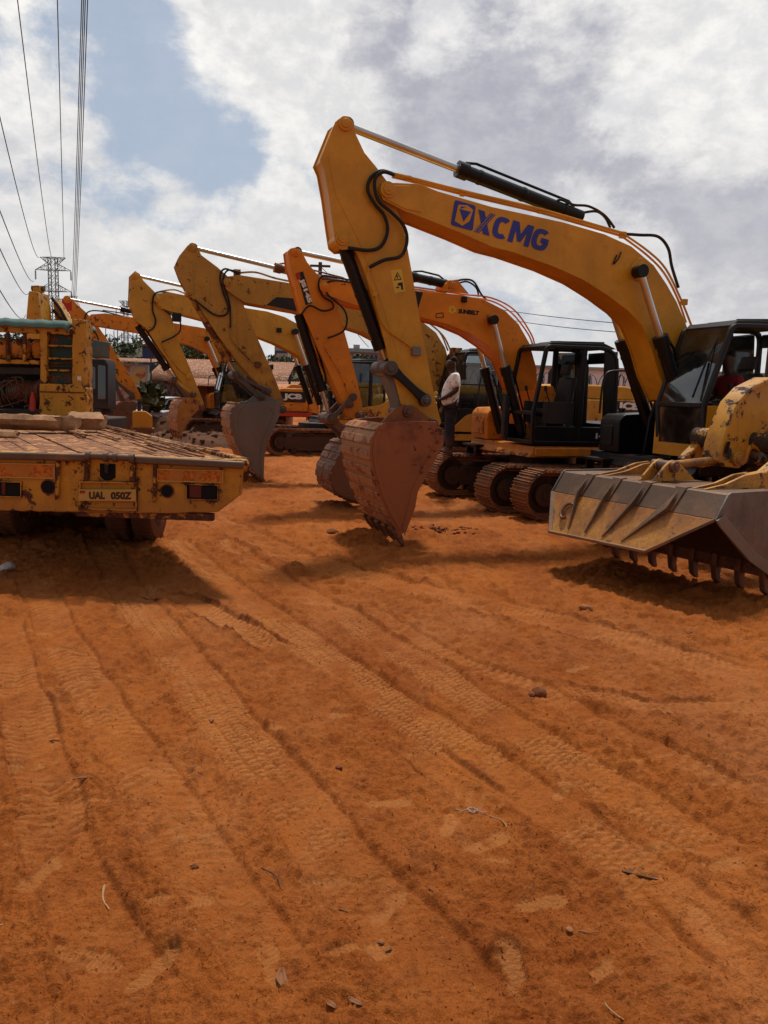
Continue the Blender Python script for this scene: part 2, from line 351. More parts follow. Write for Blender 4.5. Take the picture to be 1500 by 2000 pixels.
RUTS = [  # (pixels along the wheel path, width m, depth m, tread pitch m, chevron, ridge, strength)
 ([(190, 1040), (230, 1120), (310, 1230), (400, 1350), (510, 1490), (650, 1660), (830, 1870), (950, 2010)], .36, .014, .060, .9, .016, 1.0),
 ([(60, 1120), (150, 1290), (235, 1430), (330, 1590), (430, 1760), (560, 1960)], .30, .010, .075, -.5, .012, .7),
 ([(330, 1050), (480, 1170), (650, 1290), (800, 1390), (960, 1490), (1120, 1600), (1300, 1740), (1520, 1910)], .34, .013, .055, 1.0, .014, 1.0),
 ([(420, 1050), (600, 1160), (800, 1280), (1000, 1410), (1200, 1530), (1520, 1720)], .32, .012, .055, 1.0, .013, .9),
 ([(700, 1180), (900, 1290), (1060, 1340), (1180, 1410), (1330, 1480), (1520, 1560)], .20, .016, .08, .3, .014, .6),
 ([(10, 1200), (50, 1400), (100, 1600), (170, 1800), (280, 2010)], .28, .010, .065, .7, .010, .7),
 ([(800, 1440), (880, 1500), (960, 1560), (1010, 1590)], .26, .014, .085, -.9, .010, .7),
 ([(1180, 1720), (1260, 1790), (1340, 1870), (1420, 1960)], .22, .022, .10, .4, .012, 1.2),
 ([(400, 1010), (560, 1080), (760, 1140), (1000, 1190), (1250, 1260), (1520, 1330)], .45, .012, .07, .9, .014, .7),
 ([(250, 1140), (370, 1170), (480, 1230), (560, 1270)], .24, .014, .06, .8, .012, 1.1),
 ([(1500, 1370), (1300, 1380), (1150, 1350), (1050, 1330)], .22, .012, .09, .5, .014, .6),
]
FEET = [(85, 1700, 75), (345, 1765, 10), (300, 1900, 60), (700, 1855, 20), (645, 1718, 5), (1060, 1755, 20), (1310, 1652, -5), (1100, 1535, 60), (395, 1632, 0), (170, 1563, 15),
        (950, 1640, 35), (170, 1870, -20), (1380, 1790, 100), (40, 1490, 5), (1000, 1680, 0), (140, 1480, 0), (880, 1600, 70), (640, 1390, 0), (520, 1420, 20), (1180, 1890, 30), (60, 1620, 60),
        (1000, 1880, 95), (480, 1560, 80), (760, 1560, 10), (1250, 1480, 30), (1420, 1680, 20), (70, 1230, 0), (100, 1260, 0), (760, 1760, 60), (530, 1880, 110), (1130, 1300, 40), (1300, 1300, 20)]
RP = [(gpath(P), w, d, pi, ch, rd, st) for P, w, d, pi, ch, rd, st in RUTS]
FP_ = [(np.array(tuple(gp(x, y))[:2]), math.radians(a)) for x, y, a in FEET]
def ground_height(x, y, colour=False):
    D = np.sqrt(x*x+y*y); near = 1-sstep(9, 26, D)
    z = .020*fbm(x, y, 1.9, 3, 1)*(1+0*x)
    churn = sstep(-.1, .5, fbm(x, y, 1.6, 2, 40))*.8 + sstep(5.0, 7.5, y)*.6
    rough = (.008+.010*churn)*fbm(x*1.0, y*1.35, .20, 5, 7, .62) + .0055*near*fbm(x, y, .045, 4, 90, .75)+.004*near*(.5-np.abs(fbm(x, y*1.3, .035, 2, 95, .7)))
    ux_ = x*.79+y*.62; vx_ = -x*.62+y*.79
    ux_, vx_ = x*math.cos(2.26)+y*math.sin(2.26), -x*math.sin(2.26)+y*math.cos(2.26)
    rough = rough + .010*fbm(ux_/5.0, vx_, .16, 4, 200, .55)*(1-sstep(6, 9, y))
    rough = rough + .016*(np.abs(fbm(x, y*1.2, .34, 4, 210, .6))-.35)
    cl_ = fbm(x, y, .09, 3, 120, .6); rough = rough + .010*sstep(.55, 1.1, cl_)*sstep(-.1, .6, fbm(x, y, .9, 2, 130))*near
    ridged = 1-np.abs(fbm(x, y*1.2, .30, 3, 60, .6)); z2 = .016*churn*(ridged-.5)
    comp = np.zeros(x.shape)
    z3 = np.zeros(x.shape)
    for P, w, dp, pi, ch, rd, st in RP:
        A = np.array(P); m = (x > A[:, 0].min()-.6) & (x < A[:, 0].max()+.6) & (y > A[:, 1].min()-.6) & (y < A[:, 1].max()+.6)
        if not m.any(): continue
        xs = x[m]+.03*vnoise(x[m]/.5, y[m]/.5, 5); ys = y[m]
        q, s, L = along(xs, ys, P, w)
        a = np.abs(q); endf = sstep(0, .3, s)*(1-sstep(L-.3, L, s))
        wear = (.15+.85*sstep(-.45, .35, fbm(xs, ys, .42, 3, 33, .6)))*endf*st*(.25+.75*sstep(2.5, 3.7, ys))
        inside = 1-sstep(w*.46, w*.54, a)
        ridge = np.exp(-((a-w*.60)/(w*.09+.01))**2)*(.6+.5*vnoise(xs/.06, ys/.06, 8)+.3*vnoise(xs/.3, ys/.3, 9))
        ph = (s+ch*a*.9)/pi + .35*vnoise(xs/.22, ys/.22, 11)+.12*vnoise(xs/.05, ys/.05, 12)
        tread = sstep(-.25, .25, np.sin(ph*2*math.pi))*(.55+.45*sstep(-.4, .1, np.cos(a/w*2*math.pi*2.5)))
        if ch > .85 or dp == .012:
            cw = w/5.0; kk = np.floor(q/cw); fr_ = np.abs(q/cw-kk-.5); ph = s/(pi*.8)+kk*.5+.10*vnoise(xs/.06, ys/.06, 12)
            tread = sstep(-.35, .15, np.sin(ph*2*math.pi))*(1-sstep(.36, .47, fr_))
        dz_ = (-dp*.8*inside + (tread-.4)*.011*inside*wear*(1+.5*vnoise(xs/.05, ys/.05, 21)) + rd*1.6*ridge*endf*st - .020*np.exp(-((a-w*.50)/.013)**2)*endf*st)
        z3[m] += dz_*np.clip(endf+.0, 0, 1)
        rough[m] *= 1-.6*inside*endf
        comp[m] = np.maximum(comp[m], inside*tread*wear)
        rut_shade = np.exp(-((a-w*.57)/.020)**2)*endf*st*np.clip(.65+.6*vnoise(xs/.35, ys/.35, 41)+.5*vnoise(xs/.05, ys/.05, 42), 0, 1.2)
        comp[m] = np.where(rut_shade > .15, -1.15*rut_shade, comp[m])  # rut edges darkened: the ridges' shade is painted into the soil colour
    for c, ang in FP_:
        m = (np.abs(x-c[0]) < .3) & (np.abs(y-c[1]) < .3)
        if not m.any(): continue
        k_ = abs(math.sin(c[0]*91+c[1]*37)); dx = (x[m]-c[0])*(.95+.25*k_); dy = (y[m]-c[1])*(.95+.25*k_); u = (dx*math.cos(ang)+dy*math.sin(ang)); v = -dx*math.sin(ang)+dy*math.cos(ang)
        hw = .048*(1-.22*sstep(-.02, .0, -np.abs(u+.02)+.04))*(1+.12*(u > .03)); e = np.maximum(np.abs(u)/.142, 0)**2.6+(np.abs(v)/hw)**2.2
        ins = 1-sstep(.75, 1.12, e); rim = np.exp(-((e-1.35)/.30)**2)
        sole = sstep(-.2, .3, np.sin(u*2*math.pi/(.016+.012*k_)+np.cos(v*60)*.8+3*k_*v*40))
        keep = sstep(-.5, .25, fbm(x[m], y[m], .12, 3, 400, .6)+.4*k_); ins = ins*keep; rim = rim*(.3+.7*keep)
        z3[m] += -.008*ins + .0035*sole*ins + .006*rim*(.6+.6*vnoise(dx/.03, dy/.03, 3)); rough[m] *= 1-.8*ins
        comp[m] = np.maximum(comp[m], ins*(.50+.35*sole))
    zz = z+rough*1.35+z2*1.3+z3+near*(.35+.65*sstep(-.3, .4, fbm(x, y, .7, 2, 300)))*(1-.75*np.clip(comp, 0, 1))*.011*(.45-np.abs(fbm(x, y*1.5, .11, 4, 310, .62)))
    # heaps of loose earth by the nearest bucket and far behind
    for (px, py, rx, ry, hh) in ((880, 1042, .75, .35, .05), (820, 1050, .35, .2, .05), (700, 1040, .3, .15, .03), (610, 985, .5, .3, .04), (1260, 1290, .7, .12, -.03)):
        c = gp(px, py); e = ((x-c.x)/rx)**2+((y-c.y)/ry)**2
        zz = zz+hh*np.exp(-e)*(1+.8*fbm(x, y, .12, 3, 70))
    far = sstep(30, 60, D)
    zz = zz*(1-far)
    return (zz, comp) if colour else zz
ys = [-60, -20, -8, -3, -1, 0, .4, .8]; y = 1.1
while y < 26: ys.append(y); y *= 1.0031 if y < 7 else 1.0042
while y < 2500: ys.append(y); y *= 1.12
ys = np.array(ys); NC = 760
s_ = np.linspace(-1, 1, NC); ext = np.array([1.06, 1.2, 1.5, 2.2, 4, 9, 25, 80, 300])
s_ = np.concatenate([-ext[::-1], s_, ext])
w_ = .62*np.clip(ys, .9, 1e9)+.5
X = w_[:, None]*s_[None, :]; Y = np.repeat(ys[:, None], len(s_), 1)
X = np.clip(X, -3000, 3000)
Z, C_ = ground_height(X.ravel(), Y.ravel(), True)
nv = X.size; co = np.stack([X.ravel(), Y.ravel(), Z], 1).astype(np.float32)
nr, nc = X.shape; idx = np.arange(nv).reshape(nr, nc)
q = np.stack([idx[:-1, :-1], idx[:-1, 1:], idx[1:, 1:], idx[1:, :-1]], -1).reshape(-1, 4).astype(np.int32)
me = bpy.data.meshes.new('ground'); me.vertices.add(nv); me.vertices.foreach_set('co', co.ravel())
me.loops.add(q.size); me.loops.foreach_set('vertex_index', q.ravel()); me.polygons.add(len(q))
me.polygons.foreach_set('loop_start', np.arange(0, q.size, 4, dtype=np.int32)); me.polygons.foreach_set('loop_total', np.full(len(q), 4, np.int32))
me.polygons.foreach_set('use_smooth', np.ones(len(q), bool))
at_ = me.attributes.new('packed_and_rut_shade', 'FLOAT', 'POINT'); at_.data.foreach_set('value', C_.astype(np.float32))
me.update(calc_edges=True)
g = bpy.data.objects.new('ground', me); COL.objects.link(g); tag(g, 'bare red dirt yard crossed by tyre tracks and footprints', None, None, 'structure')
m = bpy.data.materials.new('red_laterite'); m.use_nodes = True; n = NT(m.node_tree)
pos = n.node('ShaderNodeNewGeometry').outputs['Position']
mp = n.node('ShaderNodeMapping'); n.put(mp.inputs[0], pos); mp.inputs[2].default_value = (0, 0, math.radians(-38)); mp.inputs[3].default_value = (1, .35, 1)
a1 = n.noise(mp.outputs[0], .9, 6, .6, .3); a2 = n.noise(pos, 7, 6, .65, .2); a3 = n.noise(pos, 60, 5, .7); a4 = n.noise(pos, .33, 3, .5)
c = n.mix(n.ramp(a1, .33, .68), (.30, .073, .011), (.47, .135, .022))
c = n.mix(n.ramp(a2, .42, .70, 0, .55), c, (.47, .150, .032))
c = n.mix(n.ramp(a2, .58, .36, 0, .0), c, (.1, .03, .01))
c = n.mix(n.ramp(n.noise(pos, 2.3, 8, .75), .52, .72, 0, .38), c, (.15, .038, .008))
c = n.mix(n.ramp(n.noise(mp.outputs[0], 9, 8, .75), .50, .66, 0, .5), c, (.17, .043, .009))
gr = n.noise(pos, 130, 4, .75)
c = n.mix(n.ramp(gr, .42, .70, 0, .42), c, (.14, .036, .008))
c = n.mix(n.ramp(gr, .42, .25, 0, .5), c, (.55, .22, .075))
c = n.mix(n.ramp(n.noise(mp.outputs[0], .55, 7, .7), .45, .68, 0, .45), c, (.52, .20, .070))
pk = n.node('ShaderNodeAttribute', attribute_name='packed_and_rut_shade').outputs['Fac']
c = n.mix(n.m('MULTIPLY', pk, -.75, clamp=True), c, (.085, .021, .0045))  # negative values: painted shade along the rut edges
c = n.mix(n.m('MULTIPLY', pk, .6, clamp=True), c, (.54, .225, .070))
c = n.mix(n.ramp(a3, .55, .75, 0, .45), c, (.13, .036, .010))
c = n.mix(n.ramp(a3, .42, .25, 0, .3), c, (.50, .22, .09))
sp = n.node('ShaderNodeTexVoronoi'); n.put(sp.inputs['Vector'], pos); sp.inputs['Scale'].default_value = 16
c = n.mix(n.m('MULTIPLY', n.ramp(sp.outputs['Distance'], .10, .04), n.ramp(a2, .5, .6)), c, (.42, .24, .13))
p = n.node('ShaderNodeBsdfPrincipled'); n.put(p.inputs['Base Color'], c); p.inputs['Roughness'].default_value = .95; p.inputs['Specular IOR Level'].default_value = .15
b = n.node('ShaderNodeBump'); b.inputs['Strength'].default_value = 1.0; b.inputs['Distance'].default_value = .022
n.put(b.inputs['Height'], n.m('ADD', n.m('MULTIPLY', a3, .9), n.m('ABSOLUTE', n.m('SUBTRACT', n.noise(pos, 22, 6, .7), .5)))); n.put(p.inputs['Normal'], b.outputs[0])
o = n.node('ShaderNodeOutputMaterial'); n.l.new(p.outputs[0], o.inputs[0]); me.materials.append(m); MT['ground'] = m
def gz(x, y): return float(ground_height(np.array([x]), np.array([y]))[0])
# ------------------------------------------------------------------ excavators
def arc(cx, cz, r, a0, a1, k=5):
    return [(cx+r*math.cos(math.radians(a0+(a1-a0)*i/k)), cz+r*math.sin(math.radians(a0+(a1-a0)*i/k))) for i in range(k+1)]
def round_poly(P, rr, k=4):
    """round the corners of a polygon"""
    out = []; N = len(P)
    for i in range(N):
        a, b, c = Vector(P[i-1]), Vector(P[i]), Vector(P[(i+1) % N]); r = rr[i] if isinstance(rr, (list, tuple)) else rr
        if r <= 0: out.append(tuple(b)); continue
        p = b+(a-b).normalized()*min(r, (a-b).length*.45); q = b+(c-b).normalized()*min(r, (c-b).length*.45)
        out += [tuple(p.lerp(b, t).lerp(b.lerp(q, t), t)) for t in [j/k for j in range(k+1)]]
    return out
def plated(name, poly, y0, y1, m, parent, th=.018, ins=.022, mdark=None):
    """a box section: two side plates standing a little proud of the web between them"""
    b = MB(); b.prism(poly, y1-th, y1); b.prism(poly, y0, y0+th)
    b.prism(inset(poly, ins), y0+th, y1-th)
    return b.build(name, m, parent, bevel=.004)
def make_track(root, u1, L, yc, w, h, detail=True):
    """one crawler track, front idler at u1"""
    r = h/2; c0 = (u1-r, r); c1 = (u1-L+r, r); straight = c0[0]-c1[0]; per = 2*straight+2*math.pi*r; N = int(per/.175)
    t = MB(); y0, y1 = yc-w/2, yc+w/2
    def where(s):
        s %= per
        if s < straight: return Vector((c0[0]-s, 0, h-.02*math.sin(math.pi*s/straight))), Vector((-1, 0, 0)), Vector((0, 0, 1))
        s -= straight
        if s < math.pi*r:
            a = math.pi/2+s/r; return Vector((c1[0]+r*math.cos(a), 0, r+r*math.sin(a))), Vector((-math.sin(a), 0, math.cos(a))), Vector((math.cos(a), 0, math.sin(a)))
        s -= math.pi*r
        if s < straight: return Vector((c1[0]+s, 0, 0)), Vector((1, 0, 0)), Vector((0, 0, -1))
        s -= straight; a = -math.pi/2+s/r
        return Vector((c0[0]+r*math.cos(a), 0, r+r*math.sin(a))), Vector((-math.sin(a), 0, math.cos(a))), Vector((math.cos(a), 0, math.sin(a)))
    for i in range(N):
        p, d, o = where(i*per/N); p = p-o*.03; hl = per/N*.49
        def blk(a, b, lo, hi, ya, yb):
            v = [p+d*x+o*z+Vector((0, y, 0)) for x in (a, b) for y in (ya, yb) for z in (lo, hi)]
            t.add(v, [(0, 1, 3, 2), (4, 6, 7, 5), (0, 4, 5, 1), (2, 3, 7, 6), (0, 2, 6, 4), (1, 5, 7, 3)])
        blk(-hl, hl*.96, -.018, 0, y0, y1)
        for gx, gh in ((-hl*.9, .035), (-.01, .024), (hl*.62, .030)): blk(gx, gx+.020, 0, gh, y0+.004, y1-.004)
        blk(-hl, hl, -.085, -.018, yc-.11, yc-.06); blk(-hl, hl, -.085, -.018, yc+.06, yc+.11)
    tr = t.build('crawler_track', 'track', root, bevel=0)
    f = MB(); f.box((c1[0]+.1, yc-.16, .22), (c0[0]-.15, yc+.17, h-.24)); f.box((c1[0]+.35, yc-.12, h-.24), (c0[0]-.45, yc+.13, h-.17))
    f.box((c1[0]+.5, yc-.20, .16), (c0[0]-.5, yc+.205, .24))
    f.build('track_frame', 'trackdark', tr, bevel=.015)
    for k, cc in enumerate((c0, c1)):
        d = MB(); d.pin(cc, r-.10, yc-.055, yc+.055, n=26); d.pin(cc, r*.45, yc-.17, yc+.175); d.pin(cc, .07, yc-.19, yc+.2)
        if k:
            for j in range(8):
                a = j*math.pi/4; d.pin((cc[0]+math.cos(a)*r*.36, cc[1]+math.sin(a)*r*.36), .018, yc+.17, yc+.19, n=6)
        d.build('drive_sprocket' if k else 'idler_wheel', 'trackdark', tr)
    k = 6
    for i in range(k):
        x = c1[0]+.45+(straight-.9)*i/(k-1); d = MB(); d.pin((x, .165), .10, yc-.17, yc-.06); d.pin((x, .165), .10, yc+.06, yc+.17); d.pin((x, .165), .05, yc-.19, yc+.19, n=10)
        d.build('track_roller', 'trackdark', tr)
    for x in (c1[0]+.9, c0[0]-1.0):
        d = MB(); d.pin((x, h-.14), .07, yc-.12, yc+.13, n=14); d.build('carrier_roller', 'trackdark', tr)
    return tr
def make_bucket(root, fr, P, w, vc, mshell, mside, teeth=5, lip=2, open_from=None, ribs=True, p_len=.10):
    """P: pixel outline of the near side plate; the run P[0..open_from] is the curved back of the bucket"""
    v1 = vc+w/2; v0 = vc-w/2; poly = fr.poly(P, v1); k = open_from
    out = poly[:k+1]
    sm = [tuple((q.x, q.z)) for q in smooth_path([(a, 0, b) for a, b in out], 4)]
    full = sm+poly[k+1:]
    side = MB(); side.prism(full, v1-.028, v1); b = side.build('bucket', mside, root, bevel=.004)
    # back: strip with thickness
    cx = sum(p[0] for p in full)/len(full); cz = sum(p[1] for p in full)/len(full)
    def off(i, d):
        a = Vector(sm[max(i-1, 0)]); c = Vector(sm[min(i+1, len(sm)-1)]); t = (c-a).normalized(); nn = Vector((-t.y, t.x))
        if nn.dot(Vector((cx, cz))-Vector(sm[i])) < 0: nn = -nn
        return tuple(Vector(sm[i])+nn*d)
    inn = [off(i, .03) for i in range(len(sm))]; outr = [off(i, .004) for i in range(len(sm))]
    s2 = MB(); band = outr+inn[::-1]; s2.prism(band, v0+.028, v1-.028)
    s2.prism(full, v0, v0+.028, 1)
    s2.build('bucket_shell', [mshell, mside], b, bevel=.003)
    if ribs:       # wear straps across the back, and the cutting line between them
        r = MB(); L = len(sm); d = 0; nxt = .10
        for i in range(1, L):
            seg = (Vector(sm[i])-Vector(sm[i-1])).length; d += seg
            if d > nxt:
                nxt = d+.145+.03*math.sin(i*5.1); a = off(i, -.018); t = (Vector(sm[i])-Vector(sm[i-1])).normalized()*.052
                c = Vector(off(i, .006)); 
                for (ya, yb) in ((v0+.01, vc-.05), (vc-.02, v1-.01)):
                    r.prism([tuple(Vector(a)-t), tuple(Vector(a)+t), tuple(c+t), tuple(c-t)], ya, yb)
        r.build('wear_strap', mshell, b, bevel=.006)
    # teeth on the lip
    e = Vector(poly[lip]); e0 = Vector(poly[lip-1]); d = (e-e0).normalized(); nn = Vector((-d.y, d.x))
    for i in range(teeth):
        y = v0+.07+(w-.14)*i/(teeth-1); t = MB(); a = e-d*.16; q = e+d*p_len
        pr = [tuple(a+nn*.06), tuple(a-nn*.06), tuple(e-nn*.045), tuple(q-nn*.010), tuple(q+nn*.010), tuple(e+nn*.045)]
        t.prism(pr, y-.045, y+.045); t.build('tooth', 'steel', b, bevel=.008)
    return b
def cyl_pair(name, a, b, split, rb, rr, root, mb='blackp', rodfirst=True):
    """hydraulic cylinder: rod from a to the split, barrel from there to b"""
    a = Vector(a); b = Vector(b); c = a.lerp(b, split); d = (b-a).normalized()
    m = MB(); m.cyl(c, b, rb, 18); m.cyl(c-d*.05, c+d*.10, rb*1.22, 18)
    side = Vector((0, 1, 0)); up = d.cross(side).normalized()
    if up.z < 0: up = -up
    m.tube([c+d*.05+up*(rb*1.25), c+d*.2+up*(rb*1.7), b-d*.25+up*(rb*1.6), b-d*.15+up*rb], rb*.22, 6)
    for t in (.15, .5, .85):
        q = c.lerp(b, t); m.cyl(q-d*.02, q+d*.02, rb*1.08, 18)
    o = m.build(name, mb, root)
    r = MB(); r.cyl(a, c, rr, 16); r.build('cylinder_rod', 'chrome', o)
    e = MB(); e.tube([a-side*(rb*.85), a+side*(rb*.85)], rb*.95, 16); e.build('rod_eye', mb, o)
    return o
def make_cab(root, c, m_frame, m_low=None, glass_m='glass', front_glass=True, side_glass=False, low_front=None, seat=True, door=True):
    """c: dict with local (x, z) of bf bottom front, mf belt front, tf top front, tr top rear, br bottom rear, y0 far side, y1 near side"""
    bf, mf, tf, tr, br = [Vector(c[k]) for k in ('bf', 'mf', 'tf', 'tr', 'br')]; y0, y1 = c['y0'], c['y1']
    out = [tuple(bf), tuple(mf)] + round_poly([tuple(mf), tuple(tf), tuple(tr), tuple(br)], [0, .10, c.get('rr', .22), 0], 4)[1:]
    # shell of one side: ring with the lower panel as a deep sill
    inn = inset(out, .065); cab = MB()
    cab.ring(out, .065, y1-.07, y1, inner=inn); cab.ring(out, .065, y0, y0+.07, inner=inn)
    belt = c.get('belt', mf.y)
    def xfront(z):
        if z < mf.y: t = (z-bf.y)/(mf.y-bf.y); return bf.x+(mf.x-bf.x)*t
        t = (z-mf.y)/(tf.y-mf.y); return mf.x+(tf.x-mf.x)*t
    if c.get('rear_w'):
        rw = c['rear_w']; zz_ = inn
        cab.prism([(br.x+.06, br.y+.05), (tr.x+.06, tr.y-.28), (tr.x+.06+.05, tr.y-.16), (tr.x+rw+.06, tr.y-.07), (br.x+rw+.02, br.y+.05)], y1-.060, y1-.008)
        cab.prism([(br.x+.06, br.y+.05), (tr.x+.06, tr.y-.28), (tr.x+.06+.05, tr.y-.16), (tr.x+rw+.06, tr.y-.07), (br.x+rw+.02, br.y+.05)], y0+.008, y0+.06)
    # B pillar, roof and rear wall
    xb = c.get('xb', (bf.x*.38+br.x*.62))
    for y in (y1-.07, y0):
        cab.prism([(xb-.05, belt-.02), (xb+.05, belt-.02), (xb+.03, tf.y-.03), (xb-.07, tf.y-.03)], y+.006, y+.064)
    cab.prism([(xfront(belt)-.05, bf.y+.05), (xfront(belt)-.05, belt), (br.x+.05, belt), (br.x+.05, bf.y+.05)], y0+.01, y0+.06)
    if not c.get('open_low'):
        cab.prism([(xb, bf.y+.05), (xb, belt), (br.x+.05, belt), (br.x+.05, bf.y+.05)], y1-.06, y1-.01)
        if c.get('closed'): cab.prism([(xfront(bf.y)-.05, bf.y+.05), (xfront(belt)-.05, belt), (xb+.001, belt), (xb+.001, bf.y+.05)], y1-.06, y1-.012)
    cab.box((br.x+.02, y0+.07, br.y), (br.x+.07, y1-.07, belt+.05)); cab.box((br.x+.04, y0+.07, tr.y-.28), (br.x+.09, y1-.07, tr.y-.08))
    cab.box((br.x+.02, y0+.07, br.y), (bf.x-.02, y1-.07, br.y+.06))
    for (x, z) in ((tf.x-.035, tf.y-.05), (mf.x-.03, mf.y), (bf.x-.03, bf.y+.04)): cab.box((x-.03, y0+.07, z-.035), (x+.03, y1-.07, z+.035))
    o = cab.build('cab', m_frame, root, bevel=.012)
    rf = MB(); top = [(tf.x-.03, tf.y-.02), (tf.x-.10, tf.y+.045), (tr.x+.30, tr.y+.045), (tr.x+.05, tr.y-.04)]
    rf.prism(top, y0+.03, y1-.03); rf.prism([(tf.x-.28, tf.y+.04), (tf.x-.34, tf.y+.085), (tf.x-.95, tf.y+.085), (tf.x-1.0, tf.y+.04)], y0+.14, y1-.14)
    rf.bar((tf.x-.1, y1-.06, tf.y+.05), (tr.x+.3, y1-.06, tr.y+.06), .03, .03)
    rf.build('cab_roof', m_frame, o, bevel=.02)
    # windscreen
    def quad(a, b, name, gm, th=.008, yy=(y0+.065, y1-.065)):
        g_ = MB(); d = (Vector(b)-Vector(a)).normalized(); nn = Vector((-d.y, d.x))*th
        g_.prism([tuple(a), tuple(b), tuple(Vector(b)+nn), tuple(Vector(a)+nn)], yy[0], yy[1]); g_.build(name, gm, o)
    if front_glass:
        quad(tuple(mf+(tf-mf)*.03+Vector((-.02, 0))), tuple(mf+(tf-mf)*.96+Vector((-.02, 0))), 'windscreen', glass_m)
        quad(tuple(bf+(mf-bf)*.12+Vector((-.02, 0))), tuple(bf+(mf-bf)*.94+Vector((-.02, 0))), 'lower_windscreen', glass_m)
        wv = MB(); a = Vector((mf.x+.03, y1-.20, mf.y+.10)); b_ = Vector((tf.x+.03, y1-.22, tf.y-.18))
        wv.tube([b_, a.lerp(b_, .5)+Vector((.02, 0, 0)), a], .010, 6); wv.bar(a, a.lerp(b_, .6)-Vector((0, .03, 0)), .012, .03); wv.build('wiper', 'blackp', o)
    if low_front:
        lf = MB(); P = [(y0, bf.y-.10), (y1, bf.y-.10), (y1, mf.y+.02), (y0, mf.y+.02)]
        # surround of the lower front window
        lf.ring([(y0-.03, bf.y-.08), (y1+.012, bf.y-.08), (y1+.012, mf.y), (y0-.03, mf.y)], .0, bf.x-.03, bf.x+.02, inner=[(y0+.07, bf.y+.10), (y1-.12, bf.y+.10), (y1-.12, mf.y-.001), (y0+.07, mf.y-.001)], plane='yz')
        lf.box((bf.x-.22, y1+.003, bf.y-.06), (bf.x-.031, y1+.013, mf.y))
        lf.build('lower_front_panel', low_front, o, bevel=.01)
    if side_glass:
        g_ = MB(); g_.prism([(xfront(belt)-.06, belt), (tf.x-.07, tf.y-.06), (xb+.02, tf.y-.06), (xb+.05, belt)], y1-.045, y1-.038); g_.build('door_window', glass_m, o)
        g_ = MB(); g_.prism([(xb-.05, belt), (xb-.05, tf.y-.07), (tr.x+.15, tr.y-.07), (br.x+.065, belt)], y1-.045, y1-.038); g_.build('rear_side_window', glass_m, o)
        db = MB(); db.bar((xfront(belt)-.1, y1-.03, (belt+tf.y)/2-.1), (xb, y1-.03, (belt+tf.y)/2-.1), .02, .03); db.build('window_rail', 'blackp', o)
    g_ = MB(); g_.prism([(xb-.05, belt), (xb-.05, tf.y-.07), (tr.x+.15, tr.y-.07), (br.x+.065, belt)], y0+.035, y0+.042); g_.build('far_window', glass_m, o)
    if seat:
        s_ = MB(); xs = xb+.12; zf = br.y+.06; yc = (y0+y1)/2
        s_.prism(round_poly([(xs-.05, zf+.42), (xs+.45, zf+.46), (xs+.45, zf+.56), (xs-.05, zf+.54)], .04), yc-.24, yc+.24)
        s_.prism(round_poly([(xs-.08, zf+.5), (xs+.02, zf+.5), (xs-.10, zf+1.12), (xs-.19, zf+1.1)], .04), yc-.23, yc+.23)
        s_.prism(round_poly([(xs-.10, zf+1.16), (xs-.03, zf+1.16), (xs-.07, zf+1.36), (xs-.15, zf+1.36)], .03), yc-.13, yc+.13)
        s_.box((xs+.0, yc-.2, zf), (xs+.38, yc+.2, zf+.42)); s_.build('seat', 'grey', o, bevel=.02)
        k_ = MB()
        for yy in (yc-.33, yc+.33):
            k_.box((xs-.05, yy-.07, zf+.3), (xs+.5, yy+.07, zf+.68)); k_.tube([(xs+.42, yy, zf+.68), (xs+.50, yy, zf+.88)], .014, 6); k_.tube([(xs+.50, yy, zf+.86), (xs+.515, yy, zf+.95)], .028, 8)
            k_.build('control_console', 'grey', o, bevel=.015); k_ = MB()
        k_.box((xs+.85, y0+.1, zf), (xs+.95, y0+.22, zf+.75)); k_.build('monitor_post', 'grey', o, bevel=.015)
    return o
